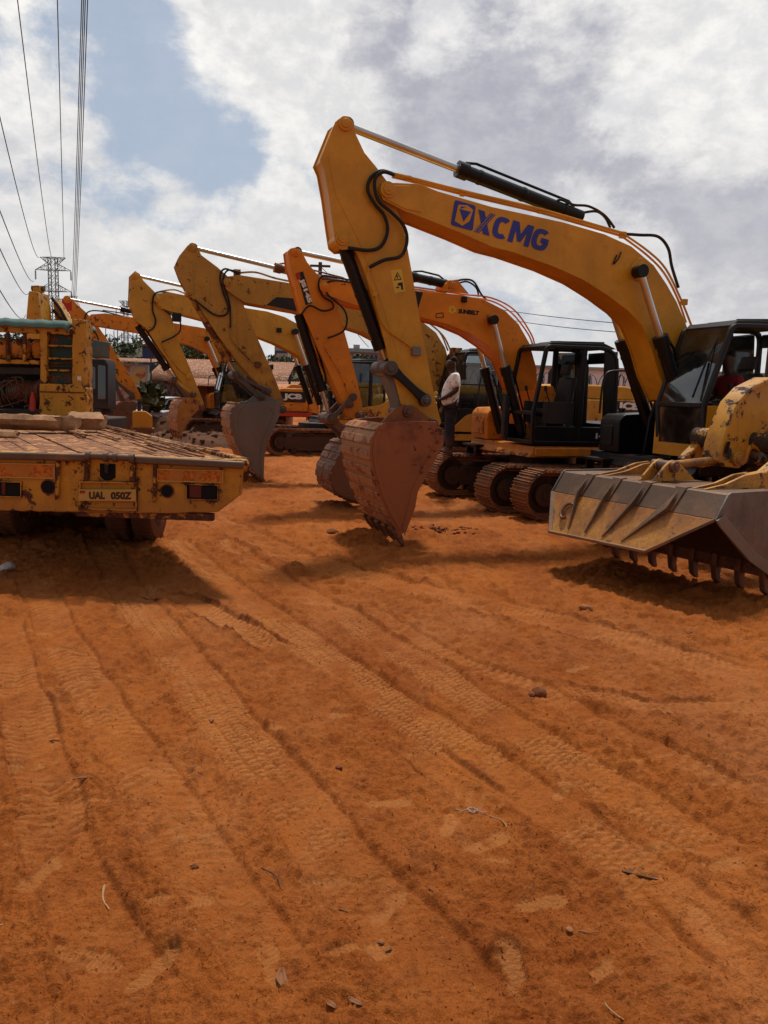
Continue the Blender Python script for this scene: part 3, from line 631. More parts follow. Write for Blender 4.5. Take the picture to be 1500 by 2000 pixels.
def make_excavator(name, label, O, deg, p, group='excavators parked in a row'):
    root = empty(name, (O[0], O[1], 0), 0); fr = Frame(O, deg); root.rotation_euler = (0, 0, fr.rz)
    tag(root, label, 'excavator', group)
    bw, sw = p.get('boom_w', .52), p.get('stick_w', .36); yb, ysx = bw/2, sw/2
    paint = p['paint']
    # --- stick
    st = plated('stick', fr.poly(p['stick'], ysx), -ysx, ysx, paint, root)
    bo = plated('boom', fr.poly(p['boom'], yb), -yb, yb, p.get('boom_paint', paint), root)
    for (px, py, r, which) in p.get('bosses', []):
        par, y, mm = (st, ysx, paint) if which == 's' else (bo, yb, p.get('boom_paint', paint))
        c = fr.uz(px, py, y); b_ = MB(); b_.pin(c, r, -y-.03, y+.03, n=24); b_.pin(c, r*.62, -y-.05, y+.05, n=20); b_.pin(c, r*.25, -y-.055, y+.058, n=12)
        b_.build('pin_boss', mm, par, bevel=.006)
    for P, which, t in p.get('plates', []):
        par, y, mm = (st, ysx, paint) if which == 's' else (bo, yb, p.get('boom_paint', paint))
        b_ = MB(); b_.prism(fr.poly(P, y), y-.001, y+t); b_.build('side_plate', mm, par, bevel=.004)
    # --- bucket and its link
    vb = 0
    bk = make_bucket(root, fr, p['bucket'], p['bucket_w'], vb, p.get('mshell', 'shell'), p.get('mside', 'steel'), p.get('teeth', 5), p['lip'], p['lip'], p_len=p.get('tooth_len', .10))
    if 'ears' in p:
        for s in (-1, 1):
            e = MB(); yy = s*(ysx+.05); e.prism(fr.poly(p['ears'], yy), yy-.022, yy+.022); e.build('bucket_ear', p.get('mear', 'steel'), bk, bevel=.006)
    for (px, py, r) in p.get('pins', []):
        e = MB(); c = fr.uz(px, py, ysx+.1); e.pin(c, r, -ysx-.12, ysx+.12, n=20); e.pin(c, r*.55, -ysx-.14, ysx+.145, n=14); e.build('linkage_pin', 'steel', root, bevel=.008)
    for (a, b, w, mm, both) in p.get('links', []):
        for s in ((-1, 1) if both else (0,)):
            yy = s*(ysx+.06); A = fr.uz(*a, ysx+.06); B = fr.uz(*b, ysx+.06); e = MB(); th = .03 if both else ysx*.85
            d = (Vector(B)-Vector(A)).normalized(); nn = Vector((-d.y, d.x))
            P = [tuple(Vector(A)+nn*w*.5), tuple((Vector(A)*.7+Vector(B)*.3)+nn*w*.33), tuple((Vector(A)*.3+Vector(B)*.7)+nn*w*.33), tuple(Vector(B)+nn*w*.5), tuple(Vector(B)-nn*w*.5), tuple((Vector(A)*.3+Vector(B)*.7)-nn*w*.33), tuple((Vector(A)*.7+Vector(B)*.3)-nn*w*.33), tuple(Vector(A)-nn*w*.5)]
            e.prism(P, yy-th, yy+th); e.pin(A, w*.55, yy-th-.004, yy+th+.004); e.pin(B, w*.55, yy-th-.004, yy+th+.004); e.build('link_arm', mm, root, bevel=.008)
    # --- cylinders: (pixel a = rod end, pixel b = barrel end, split, barrel radius, rod radius, y, material)
    for (nm, a, b, sp, rb, rr, y, mm) in p['cyls']:
        A = fr.pt(*a, y); B = fr.pt(*b, y); cyl_pair(nm, A, B, sp, rb, rr, root, mm)
        if nm == 'boom_cylinder':
            A2 = Vector((A.x, -y, A.z)); B2 = Vector((B.x, -y, B.z)); cyl_pair(nm, A2, B2, sp, rb, rr, root, mm)
    for (P, r, y, mm) in p.get('hoses', []):
        h = MB(); pts = [fr.pt(q[0], q[1], y+(q[2] if len(q) > 2 else 0)) for q in P]; h.tube(smooth_path(pts, 5), r, 8); h.build('hydraulic_hose' if mm == 'rubber' else 'hydraulic_pipe', mm, bo if (p.get('boom_pipes') and mm != 'rubber') else root)
    for (px, py, s, y, mm) in p.get('lugs', []):
        c = fr.pt(px, py, y); h = MB(); h.box((c.x-s, c.y-s*.8, c.z-s), (c.x+s, c.y+s*.8, c.z+s)); h.build('pipe_clamp', mm, root, bevel=.01)
    # --- undercarriage
    tu, tl = p['track_front'], p.get('track_len', 3.7); ty = p.get('track_y', 1.15)
    for s in (1, -1): make_track(root, tu, tl, s*ty, .52, .84)
    cu = tu-tl/2
    c = MB(); c.box((cu-.55, -ty+.1, .38), (cu+.55, ty-.1, .72)); c.box((cu-.9, -.45, .42), (cu+.9, .45, .70)); c.build('undercarriage', 'trackdark', root, bevel=.03)
    c = MB(); c.tube([(cu, 0, .68), (cu, 0, .96)], .62, 32); c.build('turntable', 'blacks', root)
    # --- upper structure
    h = p['house']; u0, u1 = h['front'], h['rear']; hw = h.get('hw', 1.25); zd = .96
    pl = MB(); pl.prism(round_poly([(u0+.1, zd), (u0, zd+.10), (u0, zd+.19), (u1+.2, zd+.19), (u1, zd+.10), (u1+.05, zd)], .03), -hw, hw)
    pl.build('platform', h['platform'], root, bevel=.02)
    # strip along the side in body colour
    sp_ = MB(); sp_.prism(round_poly([(u0-.02, zd+.02), (u0-.02, zd+.17), (u1+.3, zd+.17), (u1+.3, zd+.02)], .03), hw+.003, hw+.05); sp_.build('side_skirt', h.get('skirt', paint), root, bevel=.015)
    ec = h['engine_front']; zt = h['zt']
    e = MB(); e.prism(round_poly([(ec, zd+.20), (ec, zt-.12), (ec-.15, zt), (u1+.45, zt), (u1+.45, zd+.20)], [0, .1, .1, .05, 0]), -hw+.02, hw-.01)
    eb = e.build('engine_housing', h['body'], root, bevel=.03)
    for i in range(h.get('louvres', 8)):
        l = MB(); x = ec-.35-i*.085
        l.box((x-.02, hw-.008, zd+.45), (x+.02, hw+.004, zt-.18)); l.build('louvre', 'blacks', eb)
    if h.get('hood'):
        hd = MB(); z2 = zt+h['hood']; hd.prism(round_poly([(ec-.35, zt+.002), (ec-.5, z2-.05), (ec-.6, z2), (u1+.75, z2), (u1+.6, z2-.1), (u1+.5, zt+.002)], [0, .08, .05, .2, .1, 0]), -hw+.15, hw-.12)
        ho = hd.build('engine_hood', h.get('hood_paint', paint), root, bevel=.04)
        ex = MB(); ex.tube([(ec-1.0, -.5, z2-.05), (ec-1.0, -.5, z2+.30), (ec-1.05, -.5, z2+.38)], .05, 10); ex.build('exhaust_pipe', 'blacks', ho)
    cw = MB(); cw.prism(round_poly([(0, -hw), (.42, -hw), (.42, hw), (0, hw), (-.22, hw*.6), (-.30, 0), (-.22, -hw*.6)], .12), zd+.0, zt+.02, plane='xy')
    cwm = cw.build('counterweight', h.get('cw', paint), root, bevel=.05)
    for v in cwm.data.vertices: v.co.x += u1
    # right hand tank and tool box
    if h.get('box'):
        tb = MB(); tb.prism(round_poly([(u0+.02, zd+.20), (u0+.03, zd+.70), (u0-.07, zd+.80), (u0-1.1, zd+.86), (u0-1.1, zd+.20)], [.02, .04, .04, .02, 0]), h.get('box_y', -hw+.01), -.50)
        tbo = tb.build('tool_box', h['box'], root, bevel=.018)
        tb = MB(); tb.box((u0+.031, h.get('box_y', -hw)+.07, zd+.30), (u0+.045, -.65, zd+.62)); tb.build('box_door', h['box'], tbo, bevel=.008)
        tb = MB(); tb.box((u0+.02, -hw+.05, zd+.05), (u0+.22, -.60, zd+.09)); tb.box((u0+.02, -hw+.12, zd-.10), (u0+.16, -hw+.15, zd+.05)); tb.box((u0+.02, -.70, zd-.10), (u0+.16, -.67, zd+.05)); tb.box((u0+.02, -hw+.05, zd-.14), (u0+.20, -.60, zd-.10)); tb.build('step', 'blackp', tbo)
        tb = MB(); tb.tube([(u0-.3, -.9, zd+.83), (u0-.3, -.9, zd+.90)], .06, 14); tb.build('filler_cap', 'blackp', tbo)
    hr = MB(); hr.tube(smooth_path([(u0-.05, -hw+.1, zd+.8), (u0-.08, -hw+.1, zd+1.35), (u0-.25, -hw+.1, zd+1.5), (u0-.85, -hw+.1, zd+1.5), (u0-1.0, -hw+.1, zd+1.4), (u0-1.0, -hw+.1, zd+.84)], 4), .018, 8); hr.build('handrail', 'blacks', root)
    fb = MB()
    for s in (-1, 1): fb.prism([(u0-.30, zd+.05), (u0-.38, zd+.75), (u0-.55, zd+1.25), (u0-.85, zd+1.25), (u0-1.3, zd+.2)], s*(yb+.06)-.03, s*(yb+.06)+.03)
    fb.build('boom_bracket', h.get('bracket', paint), root, bevel=.02)
    cab = make_cab(root, p['cab'], p.get('cab_m', 'blacks'), glass_m=p.get('glass', 'glass'), front_glass=p.get('front_glass', True), side_glass=p.get('side_glass', True), low_front=p.get('low_front'))
    cc = p['cab']
    mi = MB(); a = Vector((cc['tf'][0]-.02, cc['y1']+.0, cc['tf'][1]-.35)); mi.tube([a, a+Vector((.12, .12, .10)), a+Vector((.18, .20, 0))], .012, 6); mi.prism(round_poly([(a.x+.14, a.z-.28), (a.x+.18, a.z-.28), (a.x+.20, a.z+.05), (a.x+.16, a.z+.05)], .01), a.y+.13, a.y+.30)
    if p.get('mirror', True): mi.build('mirror', 'blackp', root)
    return root, fr, st, bo, cab

A0 = gp(770, 1050); B0 = gp(655, 975)*.945; C0 = gp(510, 935)
# ---- the nearest one
pa = dict(paint='yel', stick=[(655, 238), (663, 231), (674, 229), (684, 231), (691, 239), (695, 262), (712, 298), (735, 326), (762, 362), (790, 452), (806, 540), (830, 680), (848, 770), (862, 826), (850, 840), (808, 842), (790, 815), (765, 720), (738, 615), (712, 530), (700, 500), (692, 484), (681, 487), (668, 488), (656, 478), (650, 440), (642, 380), (633, 330), (625, 312), (640, 275)],
    boom=[(741, 373), (745, 361), (757, 356), (819, 359), (854, 373), (961, 404), (1100, 434), (1180, 457), (1233, 481), (1277, 518), (1302, 555), (1322, 590), (1340, 633), (1358, 690), (1368, 760), (1345, 790), (1310, 785), (1287, 733), (1273, 682), (1253, 634), (1227, 607), (1187, 577), (1140, 547), (1080, 520), (1000, 492), (961, 482), (900, 455), (830, 427), (790, 412), (748, 390)],
    bosses=[(674, 242, .085, 's'), (668, 466, .085, 's'), (757, 371, .10, 'b'), (1250, 527, .16, 'b')],
    plates=[([(754, 362), (800, 363), (826, 392), (823, 415), (790, 408), (752, 388)], 'b', .012), ([(640, 305), (690, 278), (738, 345), (760, 500), (790, 640), (778, 700), (760, 640), (735, 560), (700, 470), (655, 380)], 's', .006)],
    bucket=[(752, 826), (738, 836), (727, 855), (723, 882), (729, 922), (743, 970), (760, 1010), (782, 1050), (800, 1020), (812, 985), (816, 962), (864, 870), (866, 842), (852, 824), (800, 822)], bucket_w=1.28, tooth_len=.15, lip=7, teeth=5, mshell='shell', mside='redsteel',
    ears=[(742, 828), (768, 800), (785, 790), (806, 792), (828, 808), (850, 826)], mear='redsteel',
    pins=[(764, 719, .095), (798, 804, .075), (832, 783, .075), (846, 828, .07)],
    links=[((764, 719), (830, 781), .15, 'blackp', True), ((766, 722), (796, 802), .20, 'gsteel', False)],
    cyls=[('bucket_cylinder', (756, 712), (667, 470), .16, .082, .045, 0, 'blackp'), ('arm_cylinder', (676, 245), (1135, 424), .455, .088, .05, 0, 'blackp'), ('boom_cylinder', (1250, 530), (1348, 850), .40, .095, .052, .44, 'blackp')],
    hoses=[([(766, 339), (745, 334), (726, 345), (718, 370), (733, 400), (750, 420), (757, 450), (745, 480), (720, 489), (680, 484)], .023, .24, 'rubber'),
           ([(770, 342), (748, 336), (732, 352), (738, 390), (765, 415), (788, 440), (795, 470), (783, 500), (750, 508), (722, 522)], .023, .26, 'rubber'),
           ([(722, 522), (719, 545), (733, 575), (738, 600), (754, 640), (800, 675), (815, 690)], .013, .21, 'yel'),
           ([(766, 339), (800, 347), (903, 373), (980, 391), (1056, 409), (1140, 433), (1215, 455)], .020, .17, 'yel'), ([(766, 345), (800, 353), (903, 379), (980, 397), (1056, 415), (1140, 439), (1215, 461)], .020, .10, 'yel'),
           ([(1215, 455), (1265, 490), (1300, 525), (1330, 585), (1352, 640)], .016, .15, 'yel'), ([(1215, 462), (1262, 497), (1296, 532), (1322, 580), (1340, 630)], .016, .08, 'yel'),
           ([(1220, 457), (1250, 459), (1285, 462), (1305, 485), (1312, 520), (1325, 562)], .022, .12, 'rubber'),
           ([(1082, 398), (1095, 390), (1120, 400), (1150, 403), (1180, 420), (1200, 445)], .018, .06, 'rubber'), ([(1140, 415), (1165, 413), (1182, 425), (1192, 445)], .018, 0, 'rubber'),
           ([(1213, 492), (1208, 505), (1198, 516), (1205, 498)], .010, .28, 'rubber')],
    boom_pipes=False, lugs=[(798, 349, .035, .14, 'yel'), (903, 378, .035, .14, 'yel'), (1055, 412, .035, .14, 'yel'), (1216, 459, .045, .12, 'yel'), (1336, 590, .045, .12, 'yel'), (812, 686, .06, .2, 'gsteel'), (733, 575, .03, .2, 'yel')],
    track_front=-2.55, track_len=4.0, house=dict(front=-3.95, rear=-8.3, box_y=-1.0, platform='blackp', body='blacks', engine_front=-6.3, zt=2.05, hood=.25, skirt='blacks', cw='yel', box='blackp', bracket='blackp'),
    cab=dict(bf=(-3.98, 1.30), mf=(-3.90, 1.95), tf=(-4.26, 3.06), tr=(-5.75, 3.12), br=(-5.8, 1.25), y0=.33, y1=1.33, belt=1.62), side_glass=False, low_front='yel', mirror=False)
RA, FA, STA, BOA, CABA = make_excavator('excavator', 'largest nearest yellow excavator with blue lettering on its boom', A0, 20, pa)
bka = [o for o in RA.children if o.name.startswith('bucket') and not o.name.startswith('bucket_')][0]
for P_ in ([(864, 836), (866, 868), (814, 963), (811, 990), (790, 1046), (786, 1030), (800, 975), (804, 955), (852, 862), (850, 838)], [(752, 828), (740, 838), (730, 856), (727, 882), (733, 922), (747, 970), (764, 1008), (780, 1036), (784, 1026), (770, 1000), (754, 964), (741, 920), (735, 884), (738, 860), (746, 844), (757, 834)]):
    b = MB(); b.prism(FA.poly(P_, .64), .639, .652); b.build('side_cutter', 'redsteel', bka, bevel=.004)
for (x_, y_) in ((858, 872), (842, 900), (826, 930)):
    b = MB(); b.pin(FA.uz(x_-4, y_-8, .65), .022, .652, .664, n=6); b.build('bolt', 'steel', bka)
# marks on its boom and stick
y = .26+.004
for k_, (px_, py_) in enumerate(((1352, 650), (1420, 640))): pass
def dec(parent, fr, P, y, m, t=.003, name='decal'):
    b = MB(); b.prism(fr.poly(P, y), y-.001, y+t); return b.build(name, m, parent)
dec(BOA, FA, round_poly([(888.5, 390), (929, 402), (923, 451), (880, 439)], 5), y, 'blue', name='emblem')
dec(BOA, FA, [(895, 400), (913, 401), (924, 410), (917, 432), (903, 441), (888, 432)], y+.003, 'yel', name='emblem')
dec(BOA, FA, [(897, 408), (920, 414), (905, 433)], y+.006, 'blue', name='emblem')
dec(BOA, FA, [(900, 403), (911, 404), (900, 408)], y+.006, 'blue', name='emblem'); 
def arcL(x0, x1, t, a0, a1, k=18):
    cx, rx = (x0+x1)/2, (x1-x0)/2; A = [math.radians(a0+(a1-a0)*i/k) for i in range(k+1)]
    se = lambda c: math.copysign(abs(c)**.75, c)
    return [(cx+rx*se(math.cos(a)), .5+.5*se(math.sin(a))) for a in A]+[(cx+(rx-t)*se(math.cos(a)), .5+(.5-t*.92)*se(math.sin(a))) for a in A[::-1]]
LET = [[(.0, 0), (.23, 0), (.70, 1), (.47, 1)], [(.40, 0), (.70, 0), (.20, 1), (-.08, 1)], [(.36, 0), (.56, 0), (.80, 1), (.66, 1)], arcL(.74, 1.50, .24, 48, 312),
       [(1.52, 0), (1.76, 0), (1.76, .60), (1.95, .12), (2.10, .12), (2.28, .60), (2.28, 0), (2.52, 0), (2.52, 1), (2.22, 1), (2.02, .48), (1.82, 1), (1.52, 1)], arcL(2.56, 3.36, .24, 48, 350), [(2.98, .36), (3.36, .36), (3.34, .60), (2.98, .60)]]
p0, p1, pt_ = FA.pt(926, 452, y+.002), FA.pt(1066, 493, y+.002), FA.pt(938, 410, y+.002)
for P_ in LET[:1]+LET[3:]:
    b = MB(); b.add([p0+(p1-p0)*(a/3.36)+(pt_-p0)*c_ for a, c_ in P_], [tuple(range(len(P_)))]); b.build('lettering', 'blue', BOA)
b = MB(); b.add([p0+(p1-p0)*(a/3.36)+(pt_-p0)*c_+Vector((0, .0015, 0)) for a, c_ in LET[1]], [(0, 1, 2, 3)]); b.build('lettering', 'blue', BOA)
for q0 in (.04, .15):
    b = MB(); b.add([p0+(p1-p0)*(a/3.36)+(pt_-p0)*c_+Vector((0, .003, 0)) for a, c_ in ((q0, 0), (q0+.022, 0), (q0+.492, 1), (q0+.47, 1))], [(0, 1, 2, 3)]); b.build('lettering_gap', 'yel', BOA)
y = .18+.004
dec(STA, FA, [(763, 528), (784, 525), (792, 569), (771, 573)], y, 'yeld', name='warning_sticker')
b = MB(); tri = FA.poly([(776, 531), (785, 546), (769, 548)], y+.004); b.ring(tri, .010, y+.003, y+.005); b.prism(FA.poly([(777, 553), (786, 551), (788, 566), (784, 566), (783, 558), (777, 558)], y+.004), y+.003, y+.005); b.prism(FA.poly([(774, 560), (779, 560), (779, 563), (774, 563)], y), y+.003, y+.005)
b.build('warning_symbol', 'blackd', STA)
lettering('!', FA.pt(775, 545, y+.005), FA.pt(778, 544, y+.005), FA.pt(774, 538, y+.005), 'blackd', STA, .02)
# ---- second: orange, boom lettered in black
pb = dict(paint='orange', stick=[(562, 490), (568, 485), (576, 483), (585, 486), (592, 496), (600, 512), (620, 536), (640, 560), (660, 602), (680, 674), (700, 754), (712, 814), (686, 818), (660, 766), (632, 705), (606, 645), (592, 612), (578, 560), (566, 520)],
    boom=[(626, 556), (632, 547), (684, 549), (750, 556), (819, 568), (902, 576), (947, 586), (986, 606), (1013, 633), (1034, 670), (1048, 720), (1050, 760), (1010, 765), (985, 705), (954, 675), (920, 652), (875, 633), (819, 619), (694, 596), (632, 574)],
    bosses=[(578, 493, .07, 's'), (634, 561, .08, 'b'), (963, 625, .13, 'b'), (884, 558, .09, 'b')],
    plates=[([(866, 569), (874, 548), (892, 546), (915, 574)], 'b', .02)],
    bucket=[(692, 862), (676, 870), (660, 895), (648, 922), (648, 944), (656, 960), (670, 970), (700, 980), (740, 974), (762, 930), (750, 880), (705, 852)], bucket_w=1.0, lip=7, teeth=4, mshell='steel', mside='steel',
    ears=[(690, 856), (700, 818), (720, 812), (735, 840), (740, 870)], pins=[(648, 818, .09), (705, 812, .07), (684, 790, .06)],
    links=[((648, 818), (690, 862), .17, 'steel', True), ((648, 818), (690, 775), .11, 'steel', True)],
    cyls=[('bucket_cylinder', (646, 818), (583, 614), .30, .080, .042, 0, 'blackp'), ('arm_cylinder', (580, 492), (880, 557), .72, .075, .04, 0, 'blackp'), ('boom_cylinder', (963, 625), (1020, 850), .42, .085, .045, .40, 'blackp')],
    hoses=[([(688, 548), (650, 541), (628, 540), (622, 560), (632, 580), (648, 590), (650, 602), (630, 607), (605, 597), (590, 612)], .016, .24, 'rubber'),
           ([(688, 552), (655, 548), (634, 556), (640, 575), (655, 588), (672, 605), (678, 625), (672, 645), (655, 655), (640, 660)], .016, .26, 'rubber'),
           ([(640, 660), (636, 680), (665, 730), (680, 768)], .011, .20, 'orange'),
           ([(684, 548), (819, 566), (905, 580), (960, 588), (1000, 612), (1030, 650), (1040, 672)], .015, .12, 'orange'), ([(684, 545), (819, 562), (905, 575), (960, 582), (1005, 606), (1036, 650), (1044, 672)], .015, .05, 'orange'),
           ([(880, 552), (905, 546), (925, 550), (940, 575), (950, 585)], .018, .05, 'rubber'), ([(890, 555), (912, 550), (930, 562), (935, 580)], .016, 0, 'rubber')],
    lugs=[(906, 585, .05, .27, 'blackp')], track_front=-2.25, track_len=3.7, track_y=1.10, glass='glassd',
    house=dict(front=-3.17, rear=-6.9, hw=1.2, platform='orange', body='blackp', engine_front=-4.95, zt=1.55, skirt='orange', cw='grey', box='orange', hood_paint='blackp', bracket='orange'),
    cab=dict(bf=(-3.12, 1.18), mf=(-3.10, 1.72), tf=(-3.29, 2.88), tr=(-4.78, 2.91), br=(-4.83, 1.18), y0=.24, y1=1.22, rear_w=.24, belt=1.50, xb=-4.05, rr=.38, closed=True), front_glass=False, side_glass=False, cab_m='blackp', mirror=False)
RB, FB, STB, BOB, CABB = make_excavator('excavator', 'bright orange excavator with doorless black cab and black lettering on its boom', B0, 20, pb)
y = .26+.004
lettering('SUNBELT', FB.pt(895, 612, y), FB.pt(935, 616, y), FB.pt(896, 603, y), 'blackd', BOB, .07)
b = MB(); c = FB.uz(883, 605, y)
st_ = [(c[0]+math.cos(i*math.pi/8)*(.088 if i % 2 else .055), c[1]+math.sin(i*math.pi/8)*(.088 if i % 2 else .055)) for i in range(16)]
b.ring(st_, 0, y-.001, y+.003, inner=[(c[0]+math.cos(i*math.pi/8)*.032, c[1]+math.sin(i*math.pi/8)*.032) for i in range(16)]); b.build('emblem', 'yeld', BOB)
dec(BOB, FB, [(808, 569), (826, 571), (816, 605)], y, 'blackd')
b = MB(); b.ring(round_poly(FB.poly([(851, 612), (866, 610), (867, 620), (851, 621)], y), .02), .012, y-.001, y+.003); b.build('emblem', 'blackd', BOB)
y = .18+.005
dec(STB, FB, [(580, 533), (592, 530), (610, 592), (597, 596)], y, 'blackd'); dec(STB, FB, [(577, 534), (585, 532), (588, 544), (580, 546)], y+.004, 'redd')
lettering('JS145', FB.pt(583, 546, y+.004), FB.pt(600, 594, y+.004), FB.pt(593, 542, y+.004), 'white', STB, .06)
lettering('145', Vector((-4.40, 1.224, 1.30)), Vector((-4.66, 1.224, 1.30)), Vector((-4.40, 1.224, 1.40)), 'white', RB, .05)
# ---- third: dirty ochre with a grey bucket
pc = dict(paint='ochre', stick=[(366, 480), (375, 474), (386, 482), (393, 498), (425, 522), (445, 540), (472, 586), (488, 626), (516, 690), (540, 746), (556, 790), (550, 803), (528, 772), (492, 738), (460, 700), (425, 655), (385, 592), (368, 575), (352, 545), (342, 518), (350, 500)],
    boom=[(436, 550), (444, 540), (468, 537), (556, 551), (650, 570), (740, 592), (790, 608), (822, 626), (852, 650), (870, 680), (880, 720), (878, 760), (845, 765), (800, 718), (760, 675), (712, 650), (656, 632), (580, 609), (476, 590), (442, 566)],
    bosses=[(376, 483, .085, 's'), (445, 551, .09, 'b'), (370, 570, .07, 's')],
    bucket=[(478, 790), (462, 790), (452, 805), (450, 825), (456, 854), (468, 882), (488, 912), (514, 938), (514, 895), (520, 862), (546, 810), (550, 786), (510, 784)], bucket_w=1.35, lip=7, teeth=5, mshell='shell', mside='gsteel',
    ears=[(470, 792), (500, 770), (515, 768), (550, 786)], mear='gsteel', pins=[(460, 732, .08), (524, 764, .07), (512, 775, .07), (552, 800, .09)],
    links=[((460, 732), (524, 764), .11, 'steel', True), ((460, 732), (508, 776), .14, 'steel', True)],
    cyls=[('bucket_cylinder', (460, 732), (376, 580), .20, .085, .045, 0, 'ochre'), ('arm_cylinder', (378, 484), (690, 560), .50, .085, .045, 0, 'ochre'), ('boom_cylinder', (770, 655), (850, 830), .4, .09, .05, .42, 'blackp')],
    hoses=[([(468, 537), (440, 525), (430, 540), (436, 570), (446, 600), (440, 615), (420, 615), (398, 600), (380, 585)], .020, .22, 'rubber'), ([(470, 533), (445, 528), (436, 550), (448, 590), (450, 620), (450, 640)], .018, .22, 'rubber'),
           ([(468, 533), (500, 532), (540, 544), (600, 556)], .02, .1, 'ochre'), ([(450, 640), (455, 665), (480, 695), (500, 712)], .014, .2, 'ochre'), ([(830, 625), (865, 655), (882, 690)], .02, .1, 'ochre'), ([(824, 622), (858, 648), (875, 685)], .02, .0, 'ochre')],
    lugs=[(463, 533, .07, .1, 'ochre'), (503, 712, .06, .2, 'steel'), (890, 690, .12, .6, 'ochre')], track_front=-3.0, track_len=4.2,
    house=dict(front=-4.0, rear=-9.5, platform='blacks', body='ochre2', engine_front=-6.5, zt=2.0, hood=.34, skirt='ochre2', cw='cream', box='ochre2', hood_paint='yel'),
    cab=dict(bf=(-4.05, 1.28), mf=(-4.02, 1.9), tf=(-4.25, 2.95), tr=(-5.75, 3.0), br=(-5.8, 1.2), y0=.3, y1=1.3, belt=1.70, rr=.3, closed=True), cab_m='blackp')
RC, FC, STC, BOC, CABC = make_excavator('excavator', 'dusty ochre excavator with a grey sided bucket, behind the orange one with the open cab', C0, 20, pc)
bkc = [o for o in RC.children if o.name.startswith('bucket') and not o.name.startswith('bucket_')][0]
for P_ in ([(548, 786), (546, 812), (522, 862), (516, 896), (515, 936), (510, 930), (508, 892), (513, 858), (534, 812), (538, 788)], [(480, 792), (466, 794), (457, 806), (455, 826), (462, 854), (474, 882), (492, 908), (492, 902), (480, 880), (468, 852), (462, 826), (464, 810), (470, 800)]):
    b = MB(); b.prism(FC.poly(P_, .677), .6745, .690); b.build('side_cutter', 'gsteel', bkc, bevel=.004)
dec(BOC, FC, [(520, 596), (540, 580), (574, 583), (660, 600), (660, 628), (600, 612)], .265, 'blackd')
b = MB(); b.prism(round_poly([(-3.9, 1.18), (-4.3, 1.55), (-5.1, 1.75), (-5.8, 1.80), (-5.8, 1.18)], [.05, .1, .1, 0, 0]), 1.303, 1.33); b.build('body_panel', 'ochre2', RC, bevel=.01)
# lettered engine side, seen behind the orange machine's cab
PJ = [(-8.15, 1.80), (-8.15, 2.02), (-9.35, 2.02), (-9.35, 1.80)]
b = MB(); b.box((-9.2, 1.245, 1.64), (-8.28, 1.262, 1.985)); b.build('decal', 'blackd', RC)
lettering('JCB', Vector((-8.34, 1.266, 1.73)), Vector((-8.98, 1.266, 1.73)), Vector((-8.34, 1.266, 1.96)), 'white', RC, .06)
# ---- fourth: clean ochre
d = ray(350, 871); D0 = (d.x/d.y*23.0, 23.0)
pd = dict(paint='ochre2', stick=[(255, 538), (264, 529), (273, 535), (280, 548), (305, 573), (325, 595), (335, 620), (353, 677), (373, 723), (398, 787), (396, 802), (380, 790), (363, 762), (333, 712), (310, 680), (285, 640), (267, 628), (253, 592)],
    boom=[(300, 586), (307, 573), (333, 571), (363, 577), (420, 592), (483, 602), (521, 608), (556, 619), (580, 632), (604, 655), (622, 690), (632, 725), (640, 760), (618, 762), (604, 720), (591, 700), (573, 688), (539, 671), (497, 655), (440, 637), (390, 623), (340, 610), (312, 602)],
    bosses=[(265, 538, .09, 's'), (308, 584, .10, 'b'), (576, 648, .14, 'b')],
    bucket=[(372, 777), (358, 780), (350, 792), (346, 812), (347, 832), (353, 853), (362, 830), (376, 812), (388, 800), (390, 782)], bucket_w=1.35, lip=5, teeth=4, mshell='shell', mside='ochre',
    pins=[(340, 742, .09), (378, 770, .09), (393, 795, .10)], links=[((340, 742), (378, 770), .13, 'ochre2', True), ((340, 742), (366, 778), .14, 'steel', True)],
    cyls=[('bucket_cylinder', (340, 742), (268, 636), .22, .09, .05, 0, 'blackp'), ('arm_cylinder', (265, 538), (500, 592), .55, .09, .045, 0, 'blackp'), ('boom_cylinder', (576, 648), (625, 790), .47, .10, .055, .42, 'blackp')],
    hoses=[([(335, 573), (312, 570), (300, 578), (298, 605), (304, 625), (300, 640), (288, 648)], .024, .22, 'rubber'), ([(303, 590), (330, 612), (350, 625), (352, 645), (340, 657), (316, 668)], .022, .24, 'rubber'),
           ([(316, 668), (320, 680), (345, 715), (368, 735)], .018, .2, 'ochre2'), ([(310, 570), (340, 566), (370, 576), (440, 594)], .022, .1, 'ochre2')],
    lugs=[(345, 620, .12, .2, 'blackp'), (545, 645, .07, .3, 'blackp'), (368, 735, .07, .2, 'ochre2')], track_front=-2.3, track_len=4.2,
    house=dict(front=-4.6, rear=-8.8, platform='blacks', body='ochre2', engine_front=-6.9, zt=1.95, hood=.2, skirt='ochre2', cw='ochre2'),
    cab=dict(bf=(-4.75, 1.2), mf=(-4.7, 1.75), tf=(-4.9, 2.92), tr=(-6.15, 2.95), br=(-6.2, 1.2), y0=.3, y1=1.3, belt=1.55, rr=.15, closed=True), cab_m='blackp')
RD, FD, STD, BOD, CABD = make_excavator('excavator', 'clean ochre excavator with plain boom, between the grey bucket and the far orange machine', D0, 26, pd)
b = MB(); b.prism(round_poly([(-4.4, 1.15), (-5.0, 1.45), (-6.0, 1.62), (-6.6, 1.95), (-6.6, 1.15)], [.05, .1, .1, 0, 0]), 1.303, 1.34); b.build('body_panel', 'ochre2', RD, bevel=.01)
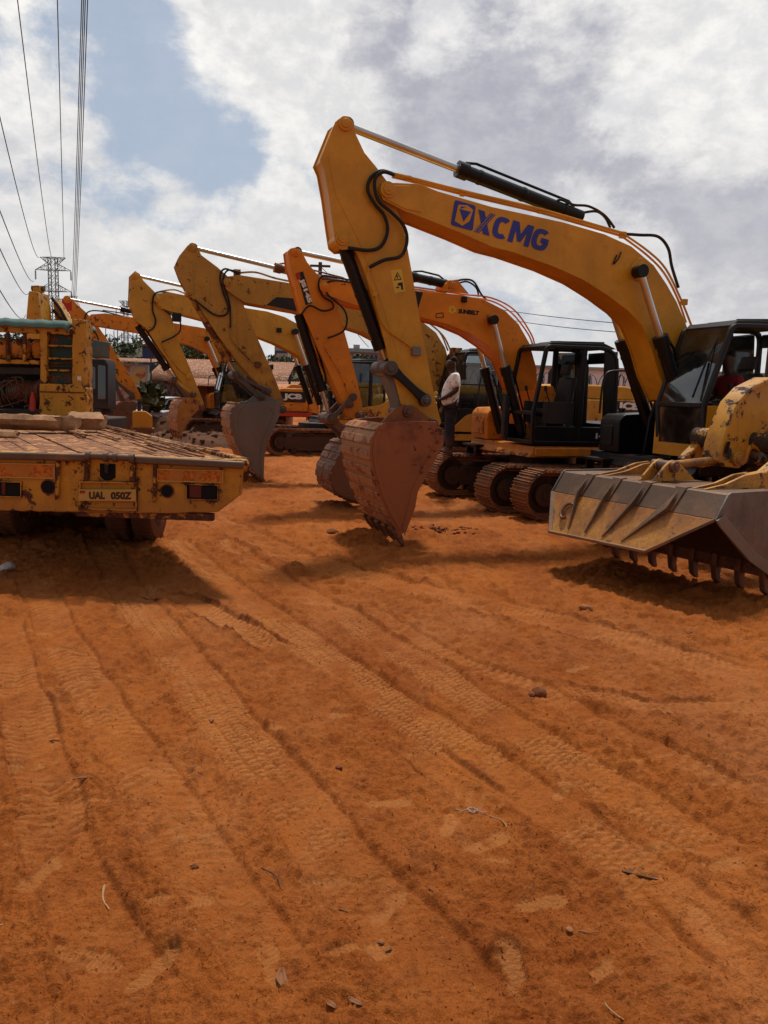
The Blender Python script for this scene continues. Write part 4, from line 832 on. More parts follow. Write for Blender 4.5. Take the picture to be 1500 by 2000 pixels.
# ---- fifth: far orange
d = ray(235, 860); E0 = (d.x/d.y*28.5, 28.5)
pe = dict(paint='orange_old', stick=[(126, 584), (132, 577), (139, 584), (168, 610), (192, 638), (210, 664), (232, 700), (256, 736), (278, 778), (264, 782), (244, 764), (232, 752), (206, 716), (180, 682), (160, 650), (140, 620), (130, 600)],
    boom=[(169, 622), (178, 614), (206, 612), (260, 620), (340, 631), (400, 641), (420, 662), (430, 690), (440, 720), (452, 752), (436, 755), (424, 715), (408, 692), (380, 677), (352, 669), (272, 650), (186, 636), (172, 630)],
    bosses=[(131, 585, .13, 's'), (177, 625, .14, 'b'), (404, 661, .16, 'b')],
    bucket=[(240, 784), (226, 792), (214, 806), (212, 814), (222, 826), (238, 836), (258, 838), (264, 806), (270, 786)], bucket_w=1.2, lip=6, teeth=4, mshell='shell', mside='steel',
    pins=[(222, 742, .11), (258, 775, .11)], links=[((222, 742), (258, 770), .14, 'steel', True), ((222, 742), (240, 782), .15, 'steel', True)],
    cyls=[('bucket_cylinder', (222, 742), (150, 630), .3, .10, .05, 0, 'blacks'), ('arm_cylinder', (133, 584), (330, 622), .52, .09, .045, 0, 'blackp'), ('boom_cylinder', (404, 662), (452, 775), .5, .10, .055, .42, 'blackp')],
    hoses=[([(240, 618), (200, 608), (175, 608), (166, 620), (170, 640), (186, 650), (192, 665), (184, 675), (168, 675)], .024, .24, 'rubber'), ([(200, 606), (240, 612), (300, 624)], .02, .1, 'blackp')],
    track_front=-2.1, track_len=4.0, house=dict(front=-3.4, rear=-7.3, platform='blackp', body='orange', engine_front=-5.62, louvres=0, zt=2.05, hood=.15, skirt='redd', cw='orange', box='orange', hood_paint='orange'),
    cab=dict(bf=(-3.42, 1.2), mf=(-3.38, 1.8), tf=(-3.65, 3.0), tr=(-5.4, 3.0), br=(-5.5, 1.2), y0=.3, y1=1.3, belt=1.45, rr=.5, closed=True), cab_m='blackp', glass='glassd')
RE, FE, STE, BOE, CABE = make_excavator('excavator', 'far orange excavator with scratched stick and red orange cap, beyond the trailer', E0, 24, pe)
b = MB(); c = FE.uz(131, 592, .18); b.prism(round_poly([(c[0]-.15, c[1]-.25), (c[0]+.17, c[1]-.25), (c[0]+.17, c[1]+.15), (c[0]-.15, c[1]+.15)], .06), -.20, .20); b.build('end_cap', 'redd', STE, bevel=.02)
y = .183
b = MB(); b.ring(FE.poly([(183+70, 706), (187+70, 717), (178+70, 715)], y), .03, y, y+.006)
b.v = [(v[0], v[1], v[2]) for v in b.v]; b.ring(FE.poly([(256, 700), (262, 714), (250, 714)], y), .02, y, y+.004)
b = MB(); b.ring(FE.poly([(225, 716), (232, 730), (220, 728)], y), .035, y, y+.006); b.build('warning_symbol', 'blackd', STE)
b = MB(); b.box((-6.75, 1.245, 1.52), (-5.72, 1.262, 1.92)); b.build('decal', 'blackd', RE)
lettering('JCB', Vector((-5.85, 1.268, 1.58)), Vector((-6.6, 1.268, 1.58)), Vector((-5.85, 1.268, 1.85)), 'white', RE, .06)
# ------------------------------------------------------------------ low loader trailer
TR = empty('flatbed_trailer', (-2.67, 7.40, 0)); tag(TR, 'battered yellow low flatbed trailer with plank deck and number plate', 'trailer')
TO = Vector((-2.67, 7.40, 0))
def tq(px, py, Y=7.40): p = at(px, py, Y)-TO; return (p.x, p.z)
bump = [tq(*q) for q in ((-52, 880), (480, 899), (484, 908), (471, 922), (468, 967), (425, 1000), (333, 1003), (100, 1000), (0, 997), (-30, 992), (-45, 960), (-50, 915))]
def wob(P, a, seed):
    r = random.Random(seed); out = []
    for i in range(len(P)):
        p = Vector(P[i]); q = Vector(P[(i+1) % len(P)]); k = max(1, int((q-p).length/.06))
        for j in range(k):
            c = p.lerp(q, j/k); out.append((c.x+r.uniform(-a, a)*(j > 0), c.y+r.uniform(-a, a)*(j > 0)))
    return out
b = MB(); b.prism(wob(bump, .004, 4), 0.0, .14); RB_ = b.build('rear_beam', 'old', TR, bevel=.010)
def onrear(name, m, P, t0, t1, parent=RB_, bevel=.004, rr=0, ring=None):
    b = MB(); Q = [tq(*p) for p in P]
    if rr: Q = round_poly(Q, rr)
    if ring: b.ring(Q, ring, t0, t1)
    else: b.prism(Q, t0, t1)
    return b.build(name, m, parent, bevel=bevel)
b = MB(); b.bar((tq(-52, 888)[0], -.035, tq(-52, 888)[1]), (tq(173, 893)[0], -.035, tq(173, 893)[1]), .065, .072); b.build('top_rail', 'ledge', TR, bevel=.018)
b = MB(); b.bar((tq(266, 897)[0], -.035, tq(266, 897)[1]), (tq(478, 908)[0], -.035, tq(478, 908)[1]), .065, .072); b.build('top_rail', 'ledge', TR, bevel=.018)
b = MB()
a0 = tq(173, 889); a1 = tq(266, 894); b.tube([(a0[0], -.07, a0[1]), (a1[0], -.07, a1[1])], .032, 16)
for px in (178, 212, 230, 262):
    c = tq(px, 889+(px-173)*.06); b.tube([(c[0]-.022, -.07, c[1]), (c[0]+.022, -.07, c[1])], .047, 16)
b.build('ramp_hinge', 'ledge', TR, bevel=.006)
for P in ([(168, 898), (178, 898), (176, 936), (166, 940)], [(257, 900), (268, 900), (266, 942), (255, 938)], [(301, 905), (309, 905), (307, 975), (300, 982)], [(112, 900), (120, 900), (118, 970), (110, 976)]):
    onrear('hinge_bracket', 'old', P, -.045, -.001, bevel=.01)
for P in ([(-20, 903), (109, 906), (109, 935), (-20, 932)], [(307, 915), (437, 918), (437, 943), (307, 940)]):
    o_ = onrear('reflector_board', 'reflo', P, -.018, -.002); onrear('board_edge', 'plate', P, -.024, -.006, o_, .002, ring=.010)
for P, q in (([(-20, 938), (44, 940), (44, 972), (-20, 970)], 14), ([(363, 944), (428, 946), (428, 978), (363, 976)], 396)):
    o_ = onrear('tail_lamp', 'blackvoid', P, -.006, .0, bevel=.002); onrear('lamp_housing', 'old', P, -.022, -.0065, o_, .003, ring=.012)
    x0 = P[0][0]+(8 if q > 100 else 25); x1 = q; ym = P[0][1]
    onrear('lamp_lens', 'redlamp', [(x0, ym+4), (x1-2, ym+4), (x1-2, ym+28), (x0, ym+27)], -.018, -.0062, o_, .003)
for cx, cy, r in ((95, 951, .062), (327, 959, .055)):
    c = tq(cx, cy); b = MB(); b.pin(c, r, -.005, .001, n=22); o_ = b.build('hole_shade_disc', 'blackvoid', RB_)  # solid dark disc, painted as the shade of a hole
    b = MB(); cp = [(c[0]+math.cos(i*math.pi/12)*(r+.012), c[1]+math.sin(i*math.pi/12)*(r+.012)) for i in range(24)]; b.ring(cp, .012, -.012, -.0055); b.build('hole_rim', 'old', o_)
onrear('centre_slot_shade', 'blackvoid', [(195, 905), (226, 906), (226, 933), (217, 938), (204, 938), (195, 930)], -.005, .001)  # flat dark patch painting the depth of the slot
onrear('shackle', 'trackdark', [(206, 906), (214, 906), (213, 924), (207, 924)], -.035, -.006)
onrear('plate_holder', 'old', [(155, 938), (270, 940), (270, 998), (155, 996)], -.030, -.002, ring=.022)
PL_ = onrear('number_plate', 'plate', [(157, 955), (268, 955), (268, 978), (156, 977)], -.040, -.032, bevel=.002, rr=.008)
def onp(px, py, t): c = tq(px, py); return (c[0], -t, c[1])
lettering('UAL', onp(177, 974, .0425), onp(208, 974, .0425), onp(177, 959, .0425), 'blackd', PL_, .055)
lettering('050Z', onp(219, 974.5, .0425), onp(260, 974.5, .0425), onp(219, 959.5, .0425), 'blackd', PL_, .055)
onrear('flag_mark', 'redd', [(159, 957), (169, 957), (169, 963), (159, 963)], -.0425, -.0405, PL_, 0); onrear('flag_mark', 'blackd', [(159, 958.5), (169, 958.5), (169, 960), (159, 960)], -.0435, -.043, PL_, 0)
# deck and chassis, running back to the left
DIR = Vector((-3.95, 6.3, 0)).normalized(); LEN = 9.3; zdk = 1.235
def dk(s, t, z): return (1.33+0.0-t+DIR.x*s, .14+DIR.y*s, z)      # s along the trailer, t across from the right edge
b = MB(); r = random.Random(5); t = .10; WID = 2.62
while t < WID-.1:
    w = r.uniform(.15, .26); s = 0.02
    while s < LEN:
        L = min(r.uniform(3.5, 7.0), LEN-s); lift = r.choice([0, 0, 0, .012]); dh = r.uniform(0, .010); sk = r.uniform(-.006, .006)
        n_ = 6; V = []
        for k in range(n_+1):
            ss = s+L*k/n_*.997; zz = zdk+dh+lift*(1-k/n_)+r.uniform(-.005, .005); e0 = r.uniform(-.006, .006); e1 = r.uniform(-.006, .006)
            V += [dk(ss, t+e0+sk*k/n_, zz), dk(ss, t+w-.012+e1+sk*k/n_, zz+r.uniform(-.006, .006)), dk(ss, t+w-.012+e1+sk*k/n_, zz-.04), dk(ss, t+e0+sk*k/n_, zz-.04)]
        F_ = [(0, 1, 2, 3), tuple(n_*4+i for i in (3, 2, 1, 0))]+[(4*k+i, 4*k+4+i, 4*k+4+(i+1) % 4, 4*k+(i+1) % 4) for k in range(n_) for i in range(4)]
        b.add(V, F_); s += L
    t += w
b.build('plank_deck', 'wood', TR)
b = MB(); r = random.Random(9)
for k in range(40):
    s = r.uniform(.1, 6.5); t = abs(r.gauss(.0, .30))+.03 if k % 4 else r.uniform(.1, 2.5); L = r.uniform(.5, 1.9); w = r.uniform(.015, .05); a = r.uniform(-.05, .05)
    b = MB(); b.bar(dk(s, t, zdk+.035+r.uniform(0, .03)), dk(s+L, t+L*a, zdk+.035+r.uniform(0, .03)), w, .018)
    b.build('wood_splinter', 'wood', TR)
for t0, t1 in ((0, .10), (WID-.10, WID)):
    b = MB(); b.add([dk(0, t0, 1.285), dk(0, t1, 1.285), dk(0, t1, 1.03), dk(0, t0, 1.03), dk(LEN, t0, 1.285), dk(LEN, t1, 1.285), dk(LEN, t1, 1.03), dk(LEN, t0, 1.03)], [(0, 1, 2, 3), (7, 6, 5, 4), (0, 4, 5, 1), (1, 5, 6, 2), (2, 6, 7, 3), (3, 7, 4, 0)])
    b.build('side_rail', 'old', TR, bevel=.012)
b = MB()
b.add([dk(.1, .12, 1.18), dk(.1, WID-.12, 1.18), dk(.1, WID-.12, 1.06), dk(.1, .12, 1.06), dk(LEN, .12, 1.18), dk(LEN, WID-.12, 1.18), dk(LEN, WID-.12, 1.06), dk(LEN, .12, 1.06)], [(0, 1, 2, 3), (7, 6, 5, 4), (0, 4, 5, 1), (1, 5, 6, 2), (2, 6, 7, 3), (3, 7, 4, 0)])
b.build('deck_frame', 'blackvoid', TR)
for t in (.85, 1.75):
    b = MB(); b.bar(dk(.1, t, .92), dk(LEN+.6, t, .92), .16, .28, up=(0, 0, 1)); b.build('chassis_beam', 'trackdark', TR, bevel=.01)
b = MB(); b.box((-.35, .02, .66), (1.0, .10, .735)); b.build('under_bumper', 'old', TR, bevel=.01)
for s in (2.55, 3.55, 4.55):
    b = MB(); b.tube([dk(s, .2, .42), dk(s, WID-.2, .42)], .07, 12); b.build('axle', 'trackdark', TR)
    for t in (.30, .62, 2.0, 2.32):
        c = Vector(dk(s, t, .42)); ax = Vector((-1, 0, 0))
        w_ = MB(); pts = [c-ax*.13, c-ax*.12, c-ax*.05, c+ax*.05, c+ax*.12, c+ax*.13]; w_.tube(pts, [.34, .39, .42, .42, .39, .34], 32)
        for k in range(40):
            a = k*math.pi/20; p = c+Vector((0, math.cos(a), math.sin(a)))*.42; w_.bar(p-ax*.11, p-ax*.03, .03, .016, up=(0, math.cos(a), math.sin(a))); w_.bar(p+ax*.03, p+ax*.11, .03, .016, up=(0, math.cos(a), math.sin(a)))
        wh = w_.build('wheel', 'rubber', TR)
        h_ = MB(); h_.tube([c-ax*.135, c-ax*.09, c+ax*.09, c+ax*.135], [.24, .20, .20, .24], 24); h_.tube([c-ax*.15, c+ax*.15], .09, 16); h_.build('wheel_rim', 'old', wh)
# logs on the deck
def log(name, label, cen, ang, L, rx, rz, seed, m='log'):
    r = random.Random(seed); b = MB(); n_ = 11; K = 9; V = []
    prof = [r.uniform(.75, 1.12) for _ in range(K)]
    for k in range(n_+1):
        x = -L/2+L*k/n_+(r.uniform(-.03, .03) if k in (0, n_) else 0)
        for i in range(K):
            a = 2*math.pi*i/K; q = prof[i]*(1+r.uniform(-.09, .09))*(1-.12*(k in (0, n_)))
            V.append((x+(r.uniform(-.06, .06) if k in (0, n_) else 0), math.cos(a)*rx*q, rz+max(-rz, math.sin(a)*rz*q*1.05)))
    b.add(V, [tuple(range(K-1, -1, -1)), tuple(n_*K+i for i in range(K))]+[(k*K+i, k*K+(i+1) % K, (k+1)*K+(i+1) % K, (k+1)*K+i) for k in range(n_) for i in range(K)])
    o = b.build(name, m, None, smooth=28); o.location = cen; o.rotation_euler = (0, 0, ang); tag(o, label, 'log', 'split logs lying on the trailer deck'); return o
c = gp(48, 838, 1.30); log('log', 'long split log at the left end of the pair on the trailer deck', (c.x, c.y+.15, 1.275), .02, .82, .15, .115, 3)
c = gp(105, 838, 1.30); log('log', 'knotty split log with a dark hollow in the middle of the trailer deck', (c.x, c.y+.1, 1.275), -.05, .62, .16, .115, 8)
c = gp(148, 838, 1.30); log('log', 'short thick log behind the knotty one on the trailer deck', (c.x, c.y+.35, 1.275), .1, .52, .17, .125, 15)
c = gp(4, 852, 1.30); log('log', 'thin offcut of wood near the left edge of the photo on the deck', (c.x, c.y, 1.275), .3, .35, .07, .045, 21)

# ------------------------------------------------------------------ old yellow machine on the front of the trailer
YM = 14.0; OM = empty('old_crawler_machine', (at(85, 800, YM).x, YM, 0)); tag(OM, 'old rusty yellow machine with green tarpaulin roof and open engine bay behind the trailer logs', 'old machine')
MO = Vector((at(85, 800, YM).x, YM, 0))
def mq(px, py): p = at(px, py, YM)-MO; return (p.x, p.z)
def mp_(name, m, P, y0, y1, parent=OM, bevel=.012, seed=None):
    b = MB(); Q = [mq(*p) for p in P]; b.prism(wob(Q, .008, seed) if seed else Q, y0, y1); return b.build(name, m, parent, bevel=bevel)
mp_('corner_post', 'old', [(141, 622), (167, 625), (166, 760), (140, 758)], 0, .35, seed=2)
mp_('frame_post', 'old', [(78, 630), (92, 630), (91, 752), (78, 752)], 0, .14, seed=3)
mp_('frame_post', 'old', [(-60, 630), (-46, 630), (-46, 800), (-60, 800)], 0, .14)
mp_('top_beam', 'old', [(-60, 629), (141, 641), (141, 654), (-60, 646)], .01, .13, seed=5)
lowp = mp_('lower_panel', 'old', [(78, 749), (162, 752), (170, 760), (170, 812), (78, 812)], -.04, .30, seed=6, bevel=.02)
mp_('panel_lip', 'old', [(80, 764), (168, 766), (168, 768), (80, 766)], -.06, -.041, lowp)
gp_ = mp_('radiator_panel', 'green', [(91, 650), (141, 654), (141, 750), (91, 750)], .10, .16)
for yy in (676, 701, 724): mp_('grille_bar', 'old', [(92, yy-3), (141, yy-2), (141, yy+2), (92, yy+1)], .02, .09, gp_, seed=yy)
for yy in (709, 715): mp_('grille_bar', 'green', [(92, yy-1), (141, yy), (141, yy+1), (92, yy+.5)], .03, .07, gp_)
mp_('engine_cover', 'green', [(-60, 655), (140, 655), (140, 690), (-60, 690)], .9, 1.9)
b = MB(); r = random.Random(2); V = []; NX, NY = 40, 14
for j in range(NY+1):
    for i in range(NX+1):
        px = -60+196*i/NX; top = 621+6*(px/135 if px > 0 else 0); p = mq(px, top); yy = -.10+1.4*j/NY
        V.append((p[0], yy, p[1]+.008*math.sin(i*.9+j*.8)+r.uniform(-.007, .007)-(.13 if j == 0 else 0)-(.08 if i == NX else 0)))
b.add(V, [(j*(NX+1)+i, j*(NX+1)+i+1, (j+1)*(NX+1)+i+1, (j+1)*(NX+1)+i) for j in range(NY) for i in range(NX)])
tp = b.build('tarpaulin', 'tarp', OM, smooth=80); tp.modifiers.new('thick', 'SOLIDIFY').thickness = .03
mp_('cross_beam', 'old', [(-60, 700), (80, 704), (80, 712), (-60, 708)], .0, .12, seed=11); mp_('cross_beam', 'trackdark', [(-60, 716), (80, 718), (80, 732), (-60, 730)], .05, .3, seed=12)
mp_('bay_back', 'blackvoid', [(-60, 655), (92, 655), (92, 812), (-60, 812)], .95, 1.0)
mp_('bay_floor', 'trackdark', [(-60, 800), (80, 800), (80, 812), (-60, 812)], -.02, 1.2)
for (x0, x1) in ((-30, 5), (4, 44), (45, 74)):
    a = mq((x0+x1)/2, 698); t_ = mq((x0+x1)/2, 660); rr_ = (mq(x1, 680)[0]-mq(x0, 680)[0])/2
    b = MB(); b.tube([(a[0], .38, a[1]), (a[0], .38, a[1]+.06), (a[0], .38, (a[1]+t_[1])/2), (a[0], .38, t_[1]-.06), (a[0], .38, t_[1])], [rr_*.85, rr_, rr_*1.0, rr_*.9, rr_*.5], 16); b.build('filter_drum', 'orange_old', OM, smooth=60)
for px in (17, 50):
    b = MB(); a = mq(px, 650); t_ = mq(px, 706); b.bar((a[0], -.03, a[1]), (t_[0], -.03, t_[1]), .07, .05); b.build('lever', 'old', OM, bevel=.01)
b = MB(); a = mq(5, 765); b.tube([(a[0], .3, a[1]), (a[0]+.55, .3, a[1])], .20, 18); b.tube([(a[0]-.05, .3, a[1]), (a[0]-.02, .3, a[1])], .26, 18); b.tube([(a[0]+.55, .3, a[1]), (a[0]+.6, .3, a[1])], .26, 18)
for k in range(14): b.tube([(a[0]+.02+k*.037, .3, a[1]), (a[0]+.045+k*.037, .3, a[1])], .218, 14)
b.build('winch_drum', 'steel', OM)
r = random.Random(77)
for k in range(6):
    a = mq(r.uniform(-5, 30), r.uniform(735, 750)); e = mq(r.uniform(-20, 60), r.uniform(780, 800)); c_ = mq(r.uniform(-10, 50), r.uniform(740, 790))
    b = MB(); b.tube(smooth_path([(a[0], .1, a[1]), (c_[0], -.02+r.uniform(0, .1), c_[1]), (e[0], .1, e[1])], 6), .010, 6); b.build('loose_cable', 'steel', OM)
b = MB(); a = mq(64, 803); t_ = mq(64, 770); b.tube([(a[0], .02, a[1]), (a[0], .02, t_[1]-.08), (a[0], .02, t_[1]-.02), (a[0], .02, t_[1]+.04)], [.055, .055, .03, .02], 14); b.build('red_bottle', 'redd', OM)
for (px, py) in ((45, 770), (52, 790)):
    b = MB(); a = mq(px, py); b.tube([(a[0], .1, a[1]-.15), (a[0]+.05, .1, a[1]+.12)], .03, 8); b.bar((a[0]-.1, .12, a[1]-.05), (a[0]+.25, .12, a[1]+.12), .03, .03); b.build('lever', 'steel', OM)
b = MB(); a = mq(155, 739); b.prism([(a[0]-.035, a[1]-.035), (a[0]+.035, a[1]-.035), (a[0]+.035, a[1]+.035), (a[0]-.035, a[1]+.035)], -.006, -.001); b.build('small_sticker', 'white', OM)
b = MB(); x0 = mq(-60, 800)[0]; x1 = mq(168, 800)[0]; b.box((x0, .1, .55), (x1, 2.2, .93)); b.box((x0, .1, .93), (x1, 2.2, 1.30)); b.build('base_frame', 'trackdark', OM, bevel=.03)
for yy in (.5, 1.8):
    b = MB(); c_ = Vector((x1-.35, yy, .5)); b.tube([c_-Vector((.25, 0, 0)), c_+Vector((.22, 0, 0))], .5, 24); b.build('wheel', 'rubber', OM)

# ------------------------------------------------------------------ wheel loader
L0 = gp(1203, 1090); FLd = Frame(L0, 32); LD = empty('wheel_loader', (L0.x, L0.y, 0), FLd.rz); tag(LD, 'worn yellow wheel loader with its toothed bucket tipped down', 'wheel loader')
va, vb_ = -.12, 2.05
b = MB()
b.prism([(-.10, 1.10), (.86, 1.115), (.86, 1.085), (-.10, 1.07)], va, vb_)
b.prism([(.86, 1.115), (.89, 1.105), (1.045, .875), (1.02, .862), (.862, 1.085)], va, vb_)
BK = b.build('bucket', 'ledge', LD, bevel=.008)
def hexa(b, P, n_, t, mi=0):   # quad slab with thickness along n_
    P = [Vector(p) for p in P]; n_ = Vector(n_).normalized()*t; V = P+[p-n_ for p in P]
    b.add(V, [(0, 1, 2, 3), (7, 6, 5, 4), (0, 4, 5, 1), (1, 5, 6, 2), (2, 6, 7, 3), (3, 7, 4, 0)], mi)
gu, gzz = 1.33, .455; nn = (.42, 0, .30)
b = MB(); hexa(b, [(1.045, va, .875), (1.045, vb_, .875), (gu, 1.52, gzz+.03), (gu, .17, gzz)], nn, .03); gd = b.build('spill_guard', 'lsteel', BK, bevel=.006)
b = MB(); b.bar((gu+.005, .16, gzz), (gu+.005, 1.53, gzz+.03), .05, .03); b.bar((gu+.005, 1.52, gzz+.03), (1.05, vb_, .87), .05, .03); b.bar((gu+.005, .17, gzz), (1.05, va, .87), .05, .03); b.build('guard_edge', 'ledge', gd, bevel=.006)
for v0_ in (.30, .70, 1.10, 1.53):
    vl = .17+(v0_-va)/(vb_-va)*(1.52-.17)
    b = MB(); A_ = Vector((.93, v0_, 1.07)); B_ = Vector((1.05, v0_, .885)); C_2 = Vector((gu-.03, vl-.02, gzz+.07))
    hexa(b, [(.80, v0_-.06, 1.118), (.80, v0_+.06, 1.118), (.90, v0_+.06, 1.112), (.90, v0_-.06, 1.112)], (0, 0, 1), -.012)
    hexa(b, [(.885, v0_-.065, 1.115), (.885, v0_+.065, 1.115), (1.045, v0_+.035, .88), (1.045, v0_-.035, .88)], (.83, 0, .55), -.014)
    up_ = Vector(nn).normalized()
    V = [B_, C_2, C_2+up_*.01, B_+up_*.06, A_+up_*.02]
    b.add([p+Vector((0, s*.010, 0)) for s in (-1, 1) for p in V], [(0, 1, 2, 3, 4), (9, 8, 7, 6, 5)]+[(i, (i+1) % 5, (i+1) % 5+5, i+5) for i in range(5)])
    b.build('guard_rib', 'ledge', gd, bevel=.004)
b = MB(); cc = Vector((1.17, .27, .69)); ux = Vector((0, 1, 0)); uy = Vector((.30, 0, -.42)).normalized()
b.tube([cc+ux*math.cos(a)*.075+uy*math.sin(a)*.10+Vector(nn).normalized()*.03 for a in [math.radians(60+i*20) for i in range(13)]], .018, 8); b.build('lifting_hook', 'steel', gd)
sidep = [(-.13, 1.13), (.86, 1.13), (.90, 1.11), (1.06, .875), (1.02, .835), (.52, .46), (.02, .22), (-.16, .18), (-.22, .5)]
for y_ in (vb_+.001, va-.026):
    b = MB(); b.prism(sidep, y_, y_+.025); sp2 = b.build('side_plate', 'lside', BK, bevel=.006)
    if y_ > 1:
        b = MB(); b.prism([(1.07, .87), (1.0, .80), (.48, .43), (0, .19), (-.1, .16), (-.1, .27), (.44, .54), (.96, .92)], y_+.026, y_+.045); b.build('side_cutter', 'gsteel', sp2, bevel=.005)
b = MB(); b.prism([(-.13, 1.1), (-.02, 1.09), (.10, .55), (.02, .22), (-.02, .22), (.05, .55)], va, vb_); b.build('floor_plate', 'trackdark', BK)
b = MB(); b.prism([(-.03, .20), (.04, .20), (.05, .40), (.0, .40)], va, vb_); b.build('cutting_edge', 'steel', BK, bevel=.006)
for k in range(8):
    v0_ = .0+.30*k*(2.05/2.15)
    b = MB(); b.prism(round_poly([(-.02, .36), (.09, .36), (.10, .22), (.06, .06), (-.02, .0), (-.045, .02), (-.01, .12), (-.03, .22)], .02, 3), v0_-.032, v0_+.032); b.build('tooth', 'steel', BK, bevel=.010)
# brackets on the back of the bucket
for v0_, P in ((.93, None), (1.10, None)):
    b = MB(); b.prism(round_poly([(.82, 1.12), (.62, 1.30), (.52, 1.36), (.42, 1.33), (.10, 1.12)], [0, .03, .08, .08, 0]), v0_-.018, v0_+.018); b.build('tilt_bracket', 'lyel', BK, bevel=.008)
b = MB(); b.pin((.52, 1.28), .062, .86, 1.17, n=24); b.pin((.52, 1.28), .032, .85, 1.185, n=16); b.build('bracket_pin', 'steel', BK, bevel=.006)
for v0_ in (.30, .42, 1.60, 1.72):
    b = MB(); b.prism(round_poly([(.80, 1.118), (.45, 1.16), (.15, 1.24), (-.10, 1.26), (-.20, 1.05), (.1, 1.112)], .02), v0_-.016, v0_+.016); b.build('arm_bracket', 'lsteel', BK, bevel=.006)
# tilt link, bell crank and lift arms
b = MB(); a = FLd.pt(1325, 898, .93); e = FLd.pt(1428, 893, .93); a.y = 1.015; e.y = 1.015; b.cyl(Vector((.52, 1.015, 1.28)), e, .048, 16); b.build('tilt_link', 'lsteel', LD)
crank = FLd.poly([(1402, 900), (1408, 868), (1420, 830), (1440, 785), (1466, 757), (1505, 737), (1560, 742), (1600, 780), (1600, 850), (1540, 842), (1500, 838), (1478, 858), (1464, 884), (1458, 904), (1442, 915), (1416, 912)], 1.12)
b = MB(); b.prism(inset(crank, .03), .93, 1.10); b.ring(crank, .055, .90, 1.13); ck = b.build('bell_crank', 'lyel', LD, bevel=.012)
b = MB(); c_ = FLd.uz(1440, 896, 1.14); b.pin(c_, .085, .87, 1.16, n=24); b.pin(c_, .05, .85, 1.18, n=18); b.build('crank_pin', 'lsteel', ck, bevel=.008)
b = MB(); c0_ = FLd.uz(1424, 862, 1.13); c1_ = FLd.uz(1417, 886, 1.13); d2 = Vector((.03, 0)); b.prism(round_poly([(c0_[0]+.03, c0_[1]), (c0_[0]-.03, c0_[1]), (c1_[0]-.03, c1_[1]), (c1_[0]+.03, c1_[1])], .025), 1.128, 1.134); b.build('crank_slot_shade', 'blackvoid', ck)  # no opening here: slot shade painted as a dark patch
for v0_, P in ((.36, [(1329, 896), (1340, 884), (1422, 806), (1450, 785), (1500, 765), (1560, 765), (1560, 840), (1500, 845), (1452, 870), (1400, 905), (1360, 915)]),
               (1.66, None)):
    A_ = [(.06, 1.20), (.0, 1.27), (-.15, 1.29), (-.55, 1.62), (-.80, 1.86), (-1.3, 2.05), (-2.6, 2.0), (-2.6, 1.65), (-1.35, 1.68), (-.95, 1.48), (-.55, 1.22), (-.1, 1.10)]
    if P: A_ = FLd.poly(P, v0_)
    else: A_ = [(.10, 1.16), (.04, 1.24), (-.25, 1.27), (-.5, 1.40), (-.75, 1.72), (-1.2, 2.0), (-2.6, 2.0), (-2.6, 1.65), (-1.3, 1.62), (-1.0, 1.40), (-.7, 1.12), (-.3, 1.02), (0, 1.06)]
    b = MB(); b.prism(A_, v0_-.06, v0_+.06); b.build('lift_arm', 'lyel', LD, bevel=.015)
b = MB(); b.tube([(-.95, .3, 1.55), (-.95, 1.7, 1.55)], .12, 18); b.build('cross_tube', 'lyel', LD)
cyl_pair('tilt_cylinder', (-1.35, 1.015, 2.0), (-2.6, 1.015, 1.75), .35, .09, .05, LD, 'lyel')
for s_v in (.62, 1.42): cyl_pair('lift_cylinder', (-1.4, s_v, 1.5), (-2.7, s_v, .8), .3, .08, .045, LD, 'lyel')
b = MB(); b.prism([(-2.3, .55), (-2.3, 1.9), (-3.0, 2.1), (-3.3, 1.3), (-3.3, .55)], .55, 1.5); b.build('front_frame', 'lyel', LD, bevel=.02)
b = MB(); b.prism(round_poly([(-4.6, .7), (-4.6, 1.95), (-6.4, 1.9), (-6.5, .7)], .08), .3, 1.75); b.build('engine_housing', 'lyel', LD, bevel=.04)
b = MB(); b.box((-3.4, .5, .7), (-4.6, 1.55, 1.3)); b.build('rear_frame', 'lyel', LD, bevel=.02)
make_cab(LD, dict(bf=(-3.7, 1.3), mf=(-3.65, 1.8), tf=(-3.8, 3.0), tr=(-4.9, 3.0), br=(-4.95, 1.3), y0=.55, y1=1.5, belt=1.9, rr=.1), 'lyel')
for ux_, vv in ((-2.95, -.15), (-2.95, 1.95), (-5.4, -.15), (-5.4, 1.95)):
    w_ = MB(); c_ = Vector((ux_, vv+.05, .66)); ax = Vector((0, 1, 0)); w_.tube([c_-ax*.24, c_-ax*.20, c_-ax*.1, c_+ax*.1, c_+ax*.20, c_+ax*.24], [.50, .61, .65, .65, .61, .50], 40)
    for k in range(22):
        a_ = k*math.pi/11; p = c_+Vector((math.cos(a_), 0, math.sin(a_)))*.65; w_.bar(p-ax*.2, p-ax*.01+Vector((-math.sin(a_), 0, math.cos(a_)))*.08, .06, .03, up=(math.cos(a_), 0, math.sin(a_))); w_.bar(p+ax*.2, p+ax*.01+Vector((-math.sin(a_), 0, math.cos(a_)))*.08, .06, .03, up=(math.cos(a_), 0, math.sin(a_)))
    wh = w_.build('wheel', 'rubber', LD); h_ = MB(); h_.tube([c_-ax*.25, c_-ax*.15, c_+ax*.15, c_+ax*.25], [.34, .30, .30, .34], 28); h_.tube([c_-ax*.27, c_+ax*.27], .12, 16); h_.build('wheel_rim', 'lyel', wh)

